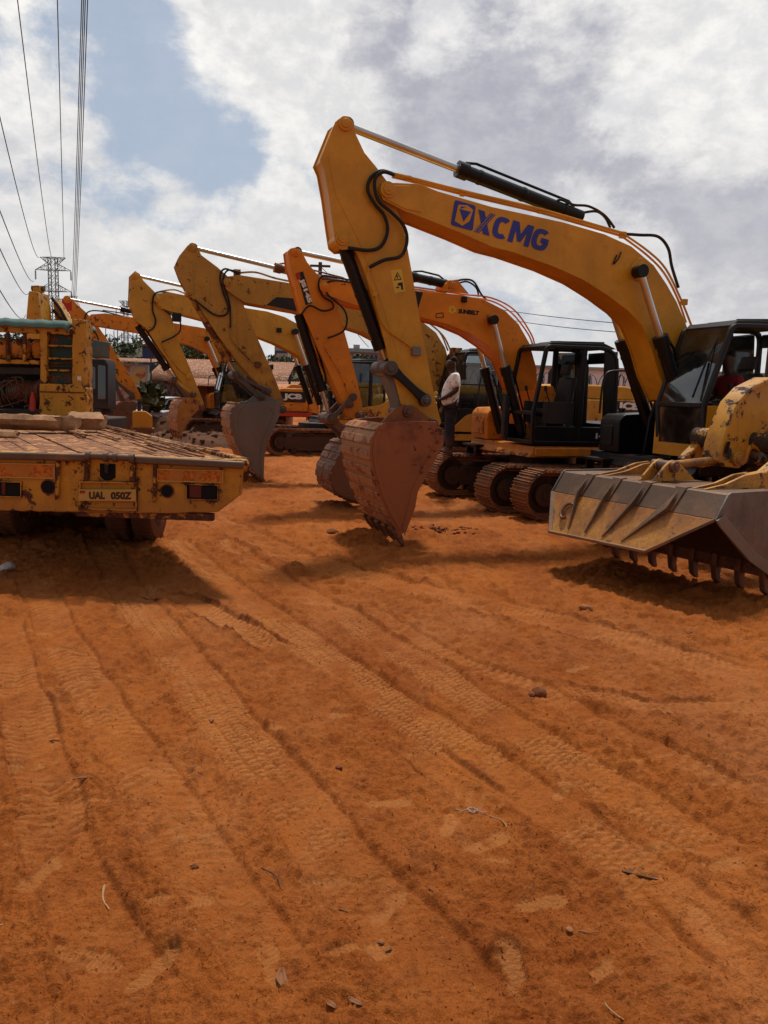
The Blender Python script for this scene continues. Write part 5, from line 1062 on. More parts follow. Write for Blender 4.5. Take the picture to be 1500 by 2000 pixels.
# ------------------------------------------------------------------ excavator seen head on behind the old machine
FO = at(66, 800, 25); FF = empty('excavator', (FO.x, 25, 0)); tag(FF, 'excavator seen end on, its blunt stick top rising behind the green tarpaulin', 'excavator', 'excavators parked in a row')
def fq(px, py, Y=25.0): p = at(px, py, Y)-Vector((FO.x, 25, 0)); return (p.x, p.z)
b = MB(); P = [fq(*p) for p in ((51, 700), (51, 620), (55, 575), (57, 568), (74, 570), (83, 640), (83, 700))]; b.prism(P, 0, .8); b.prism([fq(*p) for p in ((59, 568), (60, 556), (72, 556), (74, 569))], .15, .5); s1 = b.build('stick', 'ochre2', FF, bevel=.02)
b = MB(); c_ = fq(66, 561); b.tube([(c_[0]-.2, .32, c_[1]), (c_[0]+.2, .32, c_[1])], .09, 14); b.build('pin_boss', 'steel', s1)
b = MB(); P = [fq(*p) for p in ((78, 574), (90, 585), (116, 634), (140, 690), (150, 760), (128, 760), (108, 690), (86, 640))]; b.prism(P, .9, 1.35); b1 = b.build('boom', 'ochre', FF, bevel=.02)
for (q0, q1) in (((78, 575), (112, 630)), ((80, 600), (110, 640))):
    b = MB(); a = fq(*q0); e = fq(*q1); b.tube([(a[0], .88, a[1]), ((a[0]+e[0])/2+.05, .80, (a[1]+e[1])/2+.05), (e[0], .88, e[1])], .05, 8); b.build('hydraulic_hose', 'rubber', FF)
b = MB(); P = [fq(*p) for p in ((163, 706), (170, 700), (200, 700), (206, 712), (206, 800), (163, 800))]; b.prism(P, 0.2, 1.0); cb = b.build('cab', 'grey', FF, bevel=.04)
b = MB(); b.prism(round_poly([fq(*p) for p in ((167, 716), (182, 716), (182, 760), (167, 760))], .05), .185, .197); b.build('window_pane', 'glassd', cb)
b = MB(); b.prism(round_poly([fq(*p) for p in ((187, 712), (202, 714), (202, 780), (187, 780))], .05), .185, .197); b.build('window_pane', 'glassd', cb)
b = MB(); a = fq(120, 800); e = fq(196, 812); b.box((a[0], .1, .95), (e[0], 1.2, 1.15)); b.build('platform', 'blacks', FF, bevel=.03)
for yy in (.3, .9):
    make = MB(); make.prism(round_poly([(a[0]-.3, 0), (e[0]+.3, 0), (e[0]+.3, .8), (a[0]-.3, .8)], .35, 6), yy-.25, yy+.25); make.build('crawler_track', 'track', FF, bevel=.02)

# ------------------------------------------------------------------ people
def skin_chain(name, m, P, E_, parent=None, sub=2, root=0):
    """P: list of (x, y, z, radius or (rx, ry))"""
    me = bpy.data.meshes.new(name); me.from_pydata([p[:3] for p in P], E_, []); o = bpy.data.objects.new(name, me); COL.objects.link(o)
    if parent: o.parent = parent
    md = o.modifiers.new('skin', 'SKIN'); md.use_smooth_shade = True
    lay = me.skin_vertices[0] if len(me.skin_vertices) else me.attributes.new('skin', 'SKIN', 'POINT')
    for i, p in enumerate(P):
        r = p[3]; me.skin_vertices[0].data[i].radius = r if isinstance(r, tuple) else (r, r)
        me.skin_vertices[0].data[i].use_root = (i == root)
    s = o.modifiers.new('sub', 'SUBSURF'); s.levels = sub; s.render_levels = sub; me.materials.append(MT[m]); return o
PP = Vector((1.30, 15.05, .845)); d = ray(878, 880); PP.x = d.x/d.y*15.05
PE = empty('person', PP, math.radians(172)); tag(PE, 'man in a red and white patterned shirt and dark jeans standing on the crawler track', 'person'); PE.scale = (1.05, 1.05, 1.05)
# x = where he faces (to the left of the photo), y = his left side
body = [(0, 0, .92, .13), (0, 0, 1.08, .135), (-.01, 0, 1.25, .145), (-.03, 0, 1.40, .12), (.01, 0, 1.50, .065), (.04, 0, 1.58, (.085, .09)), (.05, 0, 1.66, (.10, .105)), (.04, 0, 1.73, (.075, .08)),
        (-.03, .17, 1.41, .065), (-.10, .24, 1.17, .050), (.08, .24, 1.05, .040), (.20, .17, .99, .032),
        (-.03, -.17, 1.41, .065), (-.08, -.25, 1.15, .050), (.08, -.23, 1.04, .040), (.19, -.16, .99, .032),
        (0, .09, .85, .095), (.01, .10, .48, .062), (-.02, .10, .09, .042), (.10, .11, .035, .035),
        (0, -.09, .85, .095), (.03, -.10, .48, .062), (.03, -.10, .09, .042), (.15, -.11, .035, .035), (.155, 0, 1.635, .018), (.04, .10, 1.64, .018), (.04, -.10, 1.64, .018)]
eb_ = [(0, 1), (1, 2), (2, 3), (3, 4), (4, 5), (5, 6), (6, 7), (3, 8), (8, 9), (9, 10), (10, 11), (3, 12), (12, 13), (13, 14), (14, 15), (0, 16), (16, 17), (17, 18), (18, 19), (0, 20), (20, 21), (21, 22), (22, 23), (6, 24), (6, 25), (6, 26)]
BODY = skin_chain('body', 'skin', body, eb_, PE)
for sgn, wrist in ((1, Vector((.20, .17, .99))), (-1, Vector((.19, -.16, .99)))):
    hv = [(wrist.x, wrist.y, wrist.z, .026), (wrist.x+.05, wrist.y-sgn*.03, wrist.z-.005, .032)]; he = [(0, 1)]
    for k in range(4):
        b0_ = len(hv); yy = wrist.z+.026-.018*k; L_ = (.07, .08, .075, .06)[k]
        hv += [(wrist.x+.085, wrist.y-sgn*.045, yy, .010), (wrist.x+.085+L_*.5, wrist.y-sgn*.07, yy-.005, .009), (wrist.x+.075+L_*.6, wrist.y-sgn*.10, yy-.012, .008)]; he += [(1, b0_), (b0_, b0_+1), (b0_+1, b0_+2)]
    b0_ = len(hv); hv += [(wrist.x+.04, wrist.y-sgn*.02, wrist.z+.04, .011), (wrist.x+.07, wrist.y-sgn*.03, wrist.z+.065, .009)]; he += [(1, b0_), (b0_, b0_+1)]
    h_ = skin_chain('hand', 'skin', hv, he, BODY, 1)
m = bpy.data.materials.new('patterned_shirt'); m.use_nodes = True; n = NT(m.node_tree); tco = n.node('ShaderNodeTexCoord').outputs['Object']
a_ = n.noise(tco, 13, 3, .6, .6); b_ = n.noise(n.vm('ADD', tco, (3, 1, 2)), 11, 3, .6, .8)
c = n.mix(n.ramp(a_, .59, .62), (.90, .88, .86), (.14, .035, .04)); c = n.mix(n.ramp(b_, .64, .67), c, (.16, .13, .13))
p = n.node('ShaderNodeBsdfPrincipled'); n.put(p.inputs['Base Color'], c); p.inputs['Roughness'].default_value = .9; o = n.node('ShaderNodeOutputMaterial'); n.l.new(p.outputs[0], o.inputs[0]); MT['shirt'] = m
skin_chain('shirt', 'shirt', [(0.02, 0, .86, (.195, .17)), (0.045, 0, 1.02, (.205, .18)), (.02, 0, 1.20, (.195, .18)), (-.03, 0, 1.38, (.135, .14)), (-.01, 0, 1.475, .07), (-.03, .18, 1.40, .095), (-.085, .24, 1.20, .082), (-.03, -.18, 1.40, .095), (-.07, -.245, 1.20, .082)],
           [(0, 1), (1, 2), (2, 3), (3, 4), (3, 5), (5, 6), (3, 7), (7, 8)], BODY)
skin_chain('trousers', 'jeans', [(0, 0, .90, .135), (0, .09, .80, .125), (.01, .10, .48, .098), (-.02, .10, .10, .080), (0, -.09, .80, .125), (.03, -.10, .48, .098), (.03, -.10, .10, .080)], [(0, 1), (1, 2), (2, 3), (0, 4), (4, 5), (5, 6)], BODY)
for (x_, y_) in ((-.02, .10), (.03, -.10)): skin_chain('shoe', 'shoe', [(x_-.05, y_, .045, .046), (x_+.05, y_, .045, .048), (x_+.15, y_*1.1, .035, .038)], [(0, 1), (1, 2)], BODY, 1)
skin_chain('hair', 'hair', [(-.02, 0, 1.66, (.075, .08)), (.02, 0, 1.725, (.092, .09)), (.05, 0, 1.755, (.070, .07))], [(0, 1), (1, 2)], BODY)
# driver of the nearest machine
dp = Vector((-4.72, .95, 0)); rz = FA.rz; w0 = FA.o+FA.f*dp.x+FA.l*dp.y
PD = empty('person', (w0.x, w0.y, 1.32), rz); tag(PD, 'person in a red top sitting inside the black cab of the nearest excavator', 'person')
bd = skin_chain('body', 'skin', [(0, 0, .52, .14), (0.02, 0, .78, .14), (.06, 0, 1.02, .12), (.09, 0, 1.12, .055), (.12, 0, 1.20, (.08, .085)), (.13, 0, 1.30, (.085, .10)), (.12, 0, 1.37, (.06, .07)),
   (.06, .17, 1.01, .06), (.12, .25, .78, .045), (.36, .26, .70, .035), (.42, .25, .70, .03), (.06, -.17, 1.01, .06), (.10, -.24, .76, .045), (.34, -.24, .66, .035), (.42, .10, .50, .085), (.46, .10, .10, .055), (.55, .10, .05, .04), (.42, -.10, .50, .085), (.46, -.10, .10, .055), (.55, -.10, .05, .04)],
   [(0, 1), (1, 2), (2, 3), (3, 4), (4, 5), (5, 6), (2, 7), (7, 8), (8, 9), (9, 10), (2, 11), (11, 12), (12, 13), (0, 14), (14, 15), (15, 16), (0, 17), (17, 18), (18, 19)], PD)
skin_chain('shirt', 'redc', [(0, 0, .50, .165), (.02, 0, .78, .165), (.05, 0, 1.0, .145), (.07, 0, 1.08, .075), (.06, .18, 1.00, .075), (.10, .235, .84, .062), (.06, -.18, 1.0, .075), (.09, -.235, .84, .062)], [(0, 1), (1, 2), (2, 3), (2, 4), (4, 5), (2, 6), (6, 7)], bd)
skin_chain('trousers', 'jeans', [(0, 0, .50, .15), (.42, .10, .50, .10), (.46, .10, .14, .075), (.42, -.10, .50, .10), (.46, -.10, .14, .075)], [(0, 1), (1, 2), (0, 3), (3, 4)], bd)
skin_chain('hair', 'hair', [(.08, 0, 1.28, .07), (.11, 0, 1.36, .085), (.14, 0, 1.39, .065)], [(0, 1), (1, 2)], bd)
hv = [(.42, .25, .70, .026), (.47, .25, .70, .032)]; he = [(0, 1)]
for k in range(4):
    b0_ = len(hv); yy = .228+.016*k; hv += [(.51, yy, .705, .010), (.545, yy, .69, .009), (.54, yy, .665, .008)]; he += [(1, b0_), (b0_, b0_+1), (b0_+1, b0_+2)]
hv += [(.48, .215, .70, .011), (.51, .205, .685, .009)]; he += [(1, len(hv)-2), (len(hv)-2, len(hv)-1)]
skin_chain('hand', 'skin', hv, he, bd, 1)
# ------------------------------------------------------------------ far ground: hill and its scrub
def leaf_cloud(b, blobs, n_, size, rnd, mi=0, droop=0.0):
    for k in range(n_):
        c, r = rnd.choice(blobs); 
        while True:
            p = Vector((rnd.uniform(-1, 1), rnd.uniform(-1, 1), rnd.uniform(-1, 1)))
            if .35 < p.length < 1: break
        p = Vector(c)+Vector((p.x*r[0], p.y*r[1], p.z*r[2])); s = size*rnd.uniform(.5, 1.4)
        a = Vector((rnd.uniform(-1, 1), rnd.uniform(-1, 1), rnd.uniform(-1, 1)-droop)).normalized(); q = a.cross(Vector((rnd.uniform(-1, 1), rnd.uniform(-1, 1), rnd.uniform(-1, 1)))).normalized()
        b.add([p-a*s, p+q*s*.45, p+a*s, p-q*s*.45], [(0, 1, 2, 3)], mi)
hx0, hx1 = at(100, 700, 115).x-60, at(1000, 700, 115).x
b = MB(); NX, NY = 90, 14; V = []; rr = random.Random(4)
for j in range(NY+1):
    for i in range(NX+1):
        x = hx0+(hx1-hx0)*i/NX; yy = 78+70*j/NY
        px = 750+x/115*1500
        top = np.interp(px, [-300, 0, 200, 300, 430, 560, 700, 820, 1000], [7, 8, 8.2, 7.6, 6.6, 5.6, 4.6, 3.2, .5])
        prof = math.sin(min(1, j/(NY*.55))*math.pi/2) if j < NY*.55 else math.cos((j/NY-.55)/.45*math.pi/2)
        V.append((x, yy, -.3+max(0, top)*prof+.5*float(vnoise(np.array([x/7.]), np.array([yy/7.]), 3)[0])*min(1, top)))
b.add(V, [(j*(NX+1)+i, j*(NX+1)+i+1, (j+1)*(NX+1)+i+1, (j+1)*(NX+1)+i) for j in range(NY) for i in range(NX)])
hl = b.build('hill', 'hill', None, smooth=80); tag(hl, 'low scrubby hill behind the yard', None, None, 'structure')
b = MB(); rr = random.Random(11); blobs = []
for k in range(420):
    i = rr.randint(2, NX-16); j = rr.randint(1, int(NY*.6)); v = V[j*(NX+1)+i]; s = rr.uniform(.7, 1.7); blobs.append(((v[0]+rr.uniform(-1, 1), v[1], v[2]+s*.5), (s*1.4, s*1.2, s)))
leaf_cloud(b, blobs, 20000, .33, rr); sc_ = b.build('scrub', 'leaf', None); tag(sc_, 'dark green scrub covering the hill', 'scrub', None, 'stuff')
def tree(name, label, base, h, blobs, n_, size, m='leaf', group=None, seed=1, droop=0):
    rnd = random.Random(seed); e = empty(name, base); tag(e, label, 'tree', group)
    t = MB(); t.tube([(0, 0, 0), (.05*h*.3, 0, h*.3), (0, .1, h*.6), (.1, 0, h*.85)], [h*.035, h*.028, h*.02, h*.008], 8)
    for c, r in blobs[:6]: t.tube([(0.02, 0, h*.35), (c[0]*.5, c[1]*.5, (h*.4+c[2])*.5), tuple(c)], [h*.016, h*.011, h*.004], 6)
    t.build('trunk', 'bark', e, smooth=60); b = MB(); leaf_cloud(b, blobs, n_, size, rnd, 0, droop); b.build('crown', m, e); return e
def rblobs(seed, n_, w, h0, h1, r0, r1):
    rnd = random.Random(seed); return [((rnd.uniform(-w, w), rnd.uniform(-w*.7, w*.7), rnd.uniform(h0, h1)), (rnd.uniform(r0, r1),)*2+(rnd.uniform(r0, r1)*.8,)) for _ in range(n_)]
G_ = 'trees behind the row of excavators'
def tr_at(px, D): p = at(px, 760, D); return (p.x, D, 0)
tree('broad_tree', 'dull grey green tree with hanging fronds between the two far sticks', tr_at(566, 40), 4.6, rblobs(2, 16, 1.3, .8, 3.3, .5, .9), 5200, .16, 'leaf2', G_, 2, 1.5)
tree('broad_tree', 'dark leafy tree low behind the orange stick, under the long pale building', tr_at(745, 60), 4.6, rblobs(3, 14, 2.2, 2.2, 4.2, .7, 1.2), 3600, .22, 'leaf', G_, 3)
tree('broad_tree', 'dark round tree under the blue wall on the hill slope', tr_at(385, 62), 5.4, rblobs(4, 14, 2.4, 2.6, 5.0, .8, 1.3), 3600, .24, 'leaf', G_, 4)
tree('broad_tree', 'small green tree behind the white wall, seen through the open cab', tr_at(1100, 42), 3.9, rblobs(5, 8, .6, 2.9, 3.7, .25, .5), 1400, .12, 'leaf', G_, 5)
tree('banana_plant', 'green plant with broad leaves in front of the mural wall', tr_at(287, 31), 2.2, rblobs(6, 7, .5, .7, 1.9, .25, .45), 600, .22, 'leaf', None, 6, .5)
# bare poles and masts on the hill top
rr = random.Random(8)
def pole(px, D, top, base, r, label, name='pole', arms=(), m='bark', cat='pole', group=None):
    a = at(px, base, D); t_ = at(px, top, D); b = MB(); b.tube([(0, 0, 0), (0, 0, t_.z-max(0, a.z))], [r, r*.8], 8)
    for (dzz, w) in arms: b.bar((-w, 0, t_.z-max(0, a.z)-dzz), (w, 0, t_.z-max(0, a.z)-dzz), r*.9, r*.9)
    o = b.build(name, m, None); o.location = (a.x, D, max(0, a.z)); tag(o, label, cat, group); return o
for i, (px, tp) in enumerate(((205, 640), (213, 652), (221, 646), (228, 636), (236, 650), (258, 648), (266, 642), (273, 652))):
    pole(px+2, 112, tp, 676, .07, 'thin bare mast on the hill, under the far orange boom', arms=((.6, .5),) if i % 2 else (), group='bare masts on the hill top', cat='mast', name='mast', m='galv')
pole(620, 55, 512, 780, .16, 'wooden utility pole top showing above the third boom', arms=((.25, .7), (.9, .5)), name='utility_pole', cat='utility pole')
pole(1492, 32, 583, 790, .11, 'dark post rising behind the nearest cab roof', name='post', cat='post')
pole(296, 32, 690, 800, .035, 'thin bare wooden stake by the grey sheet wall', name='stake', cat='stake')
# ------------------------------------------------------------------ pylons and wires
def pylon(px, top, D, k, label, rb):
    base = at(px, 748, D); t_ = at(px, top, D); Ht = t_.z; e = empty('pylon', (t_.x, D, 0)); tag(e, label, 'pylon', 'lattice pylons of the power line')
    b = MB(); mw = .027*Ht*k
    def mast(z): return mw*(1.0 if z > Ht*.45 else 1+(Ht*.45-z)/(Ht*.45)*2.6)
    zs = [0]; 
    while zs[-1] < Ht*.99: zs.append(min(Ht, zs[-1]+mast(zs[-1])*1.9))
    for z0, z1 in zip(zs[:-1], zs[1:]):
        a, c = mast(z0), mast(z1)
        P0 = [(-a, -a, z0), (a, -a, z0), (a, a, z0), (-a, a, z0)]; P1 = [(-c, -c, z1), (c, -c, z1), (c, c, z1), (-c, c, z1)]
        for i in range(4):
            j = (i+1) % 4; b.bar(P0[i], P1[i], rb*1.5); b.bar(P0[i], P1[j], rb*.7); b.bar(P0[j], P1[i], rb*.7)
    b.build('mast', 'galv', e)
    AW = .137*Ht*k
    for zf, w, hh in ((1.0, AW*.72, .05), (.905, AW, .055), (.747, AW, .055), (.585, AW*.95, .05)):
        z = Ht*zf; b = MB(); up = Ht*hh*(1 if zf < 1 else -1)
        for s in (-1, 1):
            for yy in (-mw, mw):
                b.bar((0, yy, z), (s*w, 0, z), rb); b.bar((s*mw, yy, z+up), (s*w, 0, z), rb)
                for q in (.3, .6): b.bar((s*(mw+(w-mw)*q), yy*(1-q), z), (s*(mw+(w-mw)*q), yy*(1-q), z+up*(1-q)), rb*.6); b.bar((s*(mw+(w-mw)*(q-.25)), yy*(1.2-q), z), (s*(mw+(w-mw)*q), yy*(1-q), z+up*(1-q)), rb*.6)
        b.build('crossarm', 'galv', e)
        if zf < 1:
            for s in (-1, 1):
                b = MB(); b.tube([(s*w, 0, z), (s*w, 0, z-Ht*.075)], rb*.9, 6)
                for q in range(8): b.tube([(s*w, 0, z-Ht*.075*(.15+q*.1)), (s*w, 0, z-Ht*.075*(.19+q*.1))], rb*2.0, 8)
                b.build('insulator', 'galv', e)
    return e
pylon(103, 503, 250, 1.0, 'tall nearest pylon above the trailer, beside the end on excavator', .14)
pylon(121, 584, 430, 1.0, 'middle pylon partly hidden behind the nearest pylon', .13)
pylon(143, 578, 520, .5, 'slim distant pylon beside the red orange stick cap', .13)
pylon(245, 588, 400, .8, 'pylon rising over the far orange boom', .14)
def wire(name, label, a, b_, sag, r, group=None, k=1.25, r2=None):
    A_ = Vector(a); B_ = Vector(b_); A2 = B_+(A_-B_)*k; pts = []
    for i in range(33):
        t = i/32; p = A2.lerp(B_, t); p.z -= sag*4*t*(1-t); pts.append(p)
    o0 = pts[0].copy(); b = MB(); b.tube([p-B_ for p in pts], [r+(r2 or r-r)*t/32*0+((r2-r)*t/32 if r2 else 0) for t in range(33)], 6); o = b.build(name, 'wire', None, smooth=80); o.location = B_; tag(o, label, 'power line', group); return o
GW = 'overhead power lines'
for lab, q0, q1, sg in (('power line from the top left corner to the top of the nearest pylon', (38, 0), (101, 505), 3), ('faint power line second from the left along the top edge', (112, 0), (125, 507), 3),
                        ('leftmost wire of the tight bundle of four power lines', (158, 0), (140, 575), 2), ('second wire of the tight bundle of four power lines', (161.5, 0), (143, 577), 2), ('third wire of the tight bundle of four power lines', (165, 0), (145.5, 577), 2), ('rightmost wire of the tight bundle of four power lines', (169.5, 0), (148, 577), 2),
                        ('power line meeting the nearest pylon from high on the left edge of the photo', (0, 195), (76, 503), 3), ('power line meeting the pylon insulator from halfway up the left edge', (0, 388), (66, 549), 2),
                        ('power line dropping to the end on excavator from the left edge', (0, 462), (56, 572), 2), ('lowest power line from the left edge, nearly reaching the tarpaulin', (0, 543), (50, 615), 2)):
    A_ = at(q0[0], q0[1], 55); B_ = at(q1[0], q1[1], 250); wire('power_line', lab, A_, B_, sg, .03, GW, 1.15, .085)
for lab, q0, q1 in (('upper of two thin cables crossing the sky right of the orange boom', (975, 596), (1330, 640)), ('lower of two thin cables crossing the sky right of the orange boom', (1010, 619), (1330, 656))):
    A_ = at(q0[0], q0[1], 90); B_ = at(q1[0], q1[1], 60); wire('cable', lab, A_, B_, .5, .035, 'thin cables over the yard', 1.6)
for lab, q0, q1 in (('upper cable running down right from the utility pole', (622, 517), (850, 700)), ('lower cable running right from the utility pole', (622, 527), (720, 678))):
    A_ = at(q0[0], q0[1], 55); B_ = at(q1[0], q1[1], 70); wire('cable', lab, A_, B_, .4, .025, 'cables at the utility pole', 1.0)
# ------------------------------------------------------------------ sheds, walls and far buildings
def thing(name, label, cat, px, D, group=None):
    p = at(px, 760, D); e = empty(name, (p.x, D, 0)); tag(e, label, cat, group)
    def q(x, y, Y=D): r_ = at(x, y, Y); return (r_.x-p.x, r_.z)
    return e, q
def panel(e, q, name, m, P, y0, y1, bevel=0, parent=None):
    b = MB(); b.prism([q(*p) for p in P], y0, y1); return b.build(name, m, parent or e, bevel=bevel)
def corrug(x0, x1, ya, za, yb2, zb, m, name, parent, step=.11, amp=.012):
    b = MB(); n_ = int((x1-x0)/step*4); V = []
    for j, (yy, zz) in enumerate(((ya, za), (yb2, zb))):
        for i in range(n_+1): V.append((x0+(x1-x0)*i/n_, yy, zz+amp*math.sin(i*math.pi/2)))
    b.add(V, [(i, i+1, n_+2+i, n_+1+i) for i in range(n_)]); o = b.build(name, m, parent, smooth=80); o.modifiers.new('s', 'SOLIDIFY').thickness = .01; return o
SH, q = thing('shed', 'long shed with rusty tin roof and grey sheet wall behind the far excavators', 'shed', 340, 35)
x0, z0 = q(284, 742); x1, _ = q(560, 742); z1 = q(284, 712, 38)[1]+.35
corrug(x0, x1, -.3, z0, 3.2, z1, 'tin', 'roof', SH)
b = MB(); b.box((x0+.1, .0, 0), (x1-.1, .10, z0-.02)); wl = b.build('wall', 'zinc', SH)
for i in range(14): 
    b = MB(); xx = x0+.25+i*.42; b.box((xx, -.025, .05), (xx+.03, -.001, z0-.05)); b.build('wall_batten', 'zinc', wl)
b = MB(); b.box((x0+.1, .1, 0), (x0+.2, 3.1, z0)); b.box((x1-.2, .1, 0), (x1-.1, 3.1, z0)); b.box((x0+.2, 3.0, 0), (x1-.2, 3.1, z0)); b.build('end_wall', 'zinc', SH)
S2, q = thing('shed', 'low brown painted shed with corrugated awning behind the grey bucket', 'shed', 410, 31)
x0, z0 = q(374, 752); x1, _ = q(560, 752); b = MB(); b.box((x0, 0, 0), (x1, 2.2, z0)); wl = b.build('wall', 'brownw', S2, bevel=.02)
corrug(x0-.5, x1+.3, -.45, z0-.02, 2.3, z0+.30, 'tin', 'roof', S2)
b = MB(); b.box((x0+.6, -.02, .05), (x0+1.3, -.002, z0-.25)); b.build('door', 'brownw', wl)
S3, q = thing('mural_wall', 'pale wall with faded yellow and red painted figures beside the far orange stick', 'wall', 260, 33)
P = [(215, 704), (292, 712), (292, 800), (215, 800)]; x0, z0 = q(205, 706); x1, z1 = q(289, 712); b = MB(); b.prism([(x0, 0), (x0, z0), (x1, z1), (x1, 0)], 0, .2); wl = b.build('wall', 'concrete', S3)
m = bpy.data.materials.new('faded_mural'); m.use_nodes = True; n = NT(m.node_tree); tco = n.node('ShaderNodeTexCoord').outputs['Object']
a_ = n.noise(tco, 1.6, 4, .6, 1.2); b_ = n.noise(n.vm('ADD', tco, (5, 2, 1)), 1.9, 4, .6, 1.2)
c = n.mix(n.ramp(a_, .52, .56), (.34, .31, .28), (.50, .30, .06)); c = n.mix(n.ramp(b_, .56, .60), c, (.33, .09, .05)); c = n.mix(n.ramp(n.noise(tco, 2.6, 5, .7, .8), .58, .62), c, (.10, .15, .07))
p = n.node('ShaderNodeBsdfPrincipled'); n.put(p.inputs['Base Color'], c); p.inputs['Roughness'].default_value = .8; o = n.node('ShaderNodeOutputMaterial'); n.l.new(p.outputs[0], o.inputs[0]); MT['mural'] = m
b = MB(); b.box((x0+.15, -.02, .5), (x1-.1, -.004, z0-.15)); b.build('painted_panel', 'mural', S3)
corrug(x0-.2, x1+.2, -.2, z0+.02, 2.2, z0+.25, 'tin', 'roof', S3)
# white wall with razor wire on the right
WW, q = thing('white_building', 'long low white building behind the razor wire', 'building', 1100, 46)
x0, z0 = q(860, 712); x1, z1 = q(1560, 724); b = MB(); b.box((x0, 0, 0), (x1, 6, z0)); b.build('wall', 'whitew', WW); b = MB(); b.box((x0-.3, -.3, z0+.003), (x1+.3, 6.3, z0+.15)); b.build('roof', 'concrete', WW)
FW_, q = thing('boundary_wall', 'dark boundary wall topped with coiled razor wire, right behind the cabs', 'wall', 1150, 27)
x0, z0 = q(830, 750); x1, _ = q(1640, 750); b = MB(); b.box((x0, 0, 0), (x1, .2, z0)); b.build('wall', 'grey', FW_)
pts = []; L_ = x1-x0; nt = int(L_/.20)
for i in range(nt*12):
    a_ = i/12*2*math.pi; pts.append((x0+L_*i/(nt*12)+.10*math.sin(a_*.37), .1+.27*math.cos(a_)+.03*math.sin(i*.13), z0+.27+.27*math.sin(a_)+.03*math.sin(i*.05)))
b = MB(); b.tube(pts, .017, 4)
for i in range(0, len(pts), 3): p_ = Vector(pts[i]); b.bar(p_-Vector((.03, 0, .012)), p_+Vector((.03, 0, .012)), .012, .012)
b.build('razor_wire', 'wire', FW_)
for i in range(16):
    b = MB(); xx = x0+i*L_/15; b.bar((xx, .1, z0), (xx, .1, z0+.55), .04, .04); b.build('wire_post', 'galv', FW_)
CB, q = thing('unfinished_building', 'unfinished concrete frame building seen between the boom cylinders', 'building', 1268, 130)
x0 = q(1249, 700)[0]; x1 = q(1292, 700)[0]; zt_ = q(1265, 676)[1]; nf = 5
for k in range(1, nf+1):
    b = MB(); zz = zt_*k/nf; b.box((x0, 0, zz-.3), (x1, 8, zz)); b.build('floor_slab', 'concrete', CB)
    for i in range(5):
        b = MB(); xx = x0+.3+(x1-x0-.6)*i/4
        for yy in (.2, 7.4): b = MB(); b.box((xx-.15, yy, zt_*(k-1)/nf), (xx+.15, yy+.3, zz-.303)); b.build('column', 'concrete', CB)
for i in range(5): b = MB(); xx = x0+.3+(x1-x0-.6)*i/4; b.box((xx-.1, .2, zt_), (xx+.1, .4, zt_+.9)); b.build('column', 'concrete', CB)
TB, q = thing('tower_block', 'distant grey tower block left of the dull green tree', 'building', 545, 220)
x0 = q(536, 700)[0]; x1 = q(562, 700)[0]; zt_ = q(545, 667)[1]; b = MB(); b.box((x0, 0, 0), (x1, 8, zt_)); wl = b.build('wall', 'concrete', TB)
for k in range(6): b = MB(); b.box((x0+.2, -.05, zt_-1.0-k*2.2), (x1-.2, -.004, zt_-.3-k*2.2)); b.build('window_band', 'bluew', wl)
PB, q = thing('apartment_building', 'pale pink and white building with flat roof on the skyline beside the nearest stick', 'building', 700, 150)
x0 = q(676, 700)[0]; x1 = q(752, 700)[0]; zt_ = q(700, 688)[1]; b = MB(); b.box((x0, 0, 0), (x1, 10, zt_)); wl = b.build('wall', 'brick', PB); b = MB(); b.box((x0-.4, -.4, zt_+.003), (x1+.4, 10.4, zt_+.7)); b.build('roof', 'concrete', PB)
for k in range(9): b = MB(); xx = x0+.4+k*.85; b.box((xx, -.05, zt_-1.3), (xx+.5, -.004, zt_-.4)); b.build('window', 'bluew', wl)
b = MB(); b.box((x0+1.2, 3, zt_+.703), (x0+2.4, 4.5, zt_+1.6)); b.build('roof_tank', 'concrete', PB)
BB, q = thing('blue_building', 'blue walled building on the hill under the far orange boom', 'building', 365, 84)
x0 = q(350, 700)[0]; x1 = q(378, 700)[0]; zt_ = q(365, 664)[1]; b = MB(); b.box((x0, 0, 3), (x1, 5, zt_)); b.build('wall', 'bluew', BB); b = MB(); b.box((x0-.2, -.2, zt_+.003), (x1+.2, 5.2, zt_+.2)); b.build('roof', 'galv', BB)
B2, q = thing('blue_building', 'small blue walled building half hidden by the clean ochre stick', 'building', 285, 90)
x0 = q(278, 700)[0]; x1 = q(300, 700)[0]; zt_ = q(285, 676)[1]; b = MB(); b.box((x0, 0, 3), (x1, 5, zt_)); b.build('wall', 'bluew', B2); b = MB(); b.box((x0-.2, -.2, zt_+.003), (x1+.2, 5.2, zt_+.2)); b.build('roof', 'tin', B2)
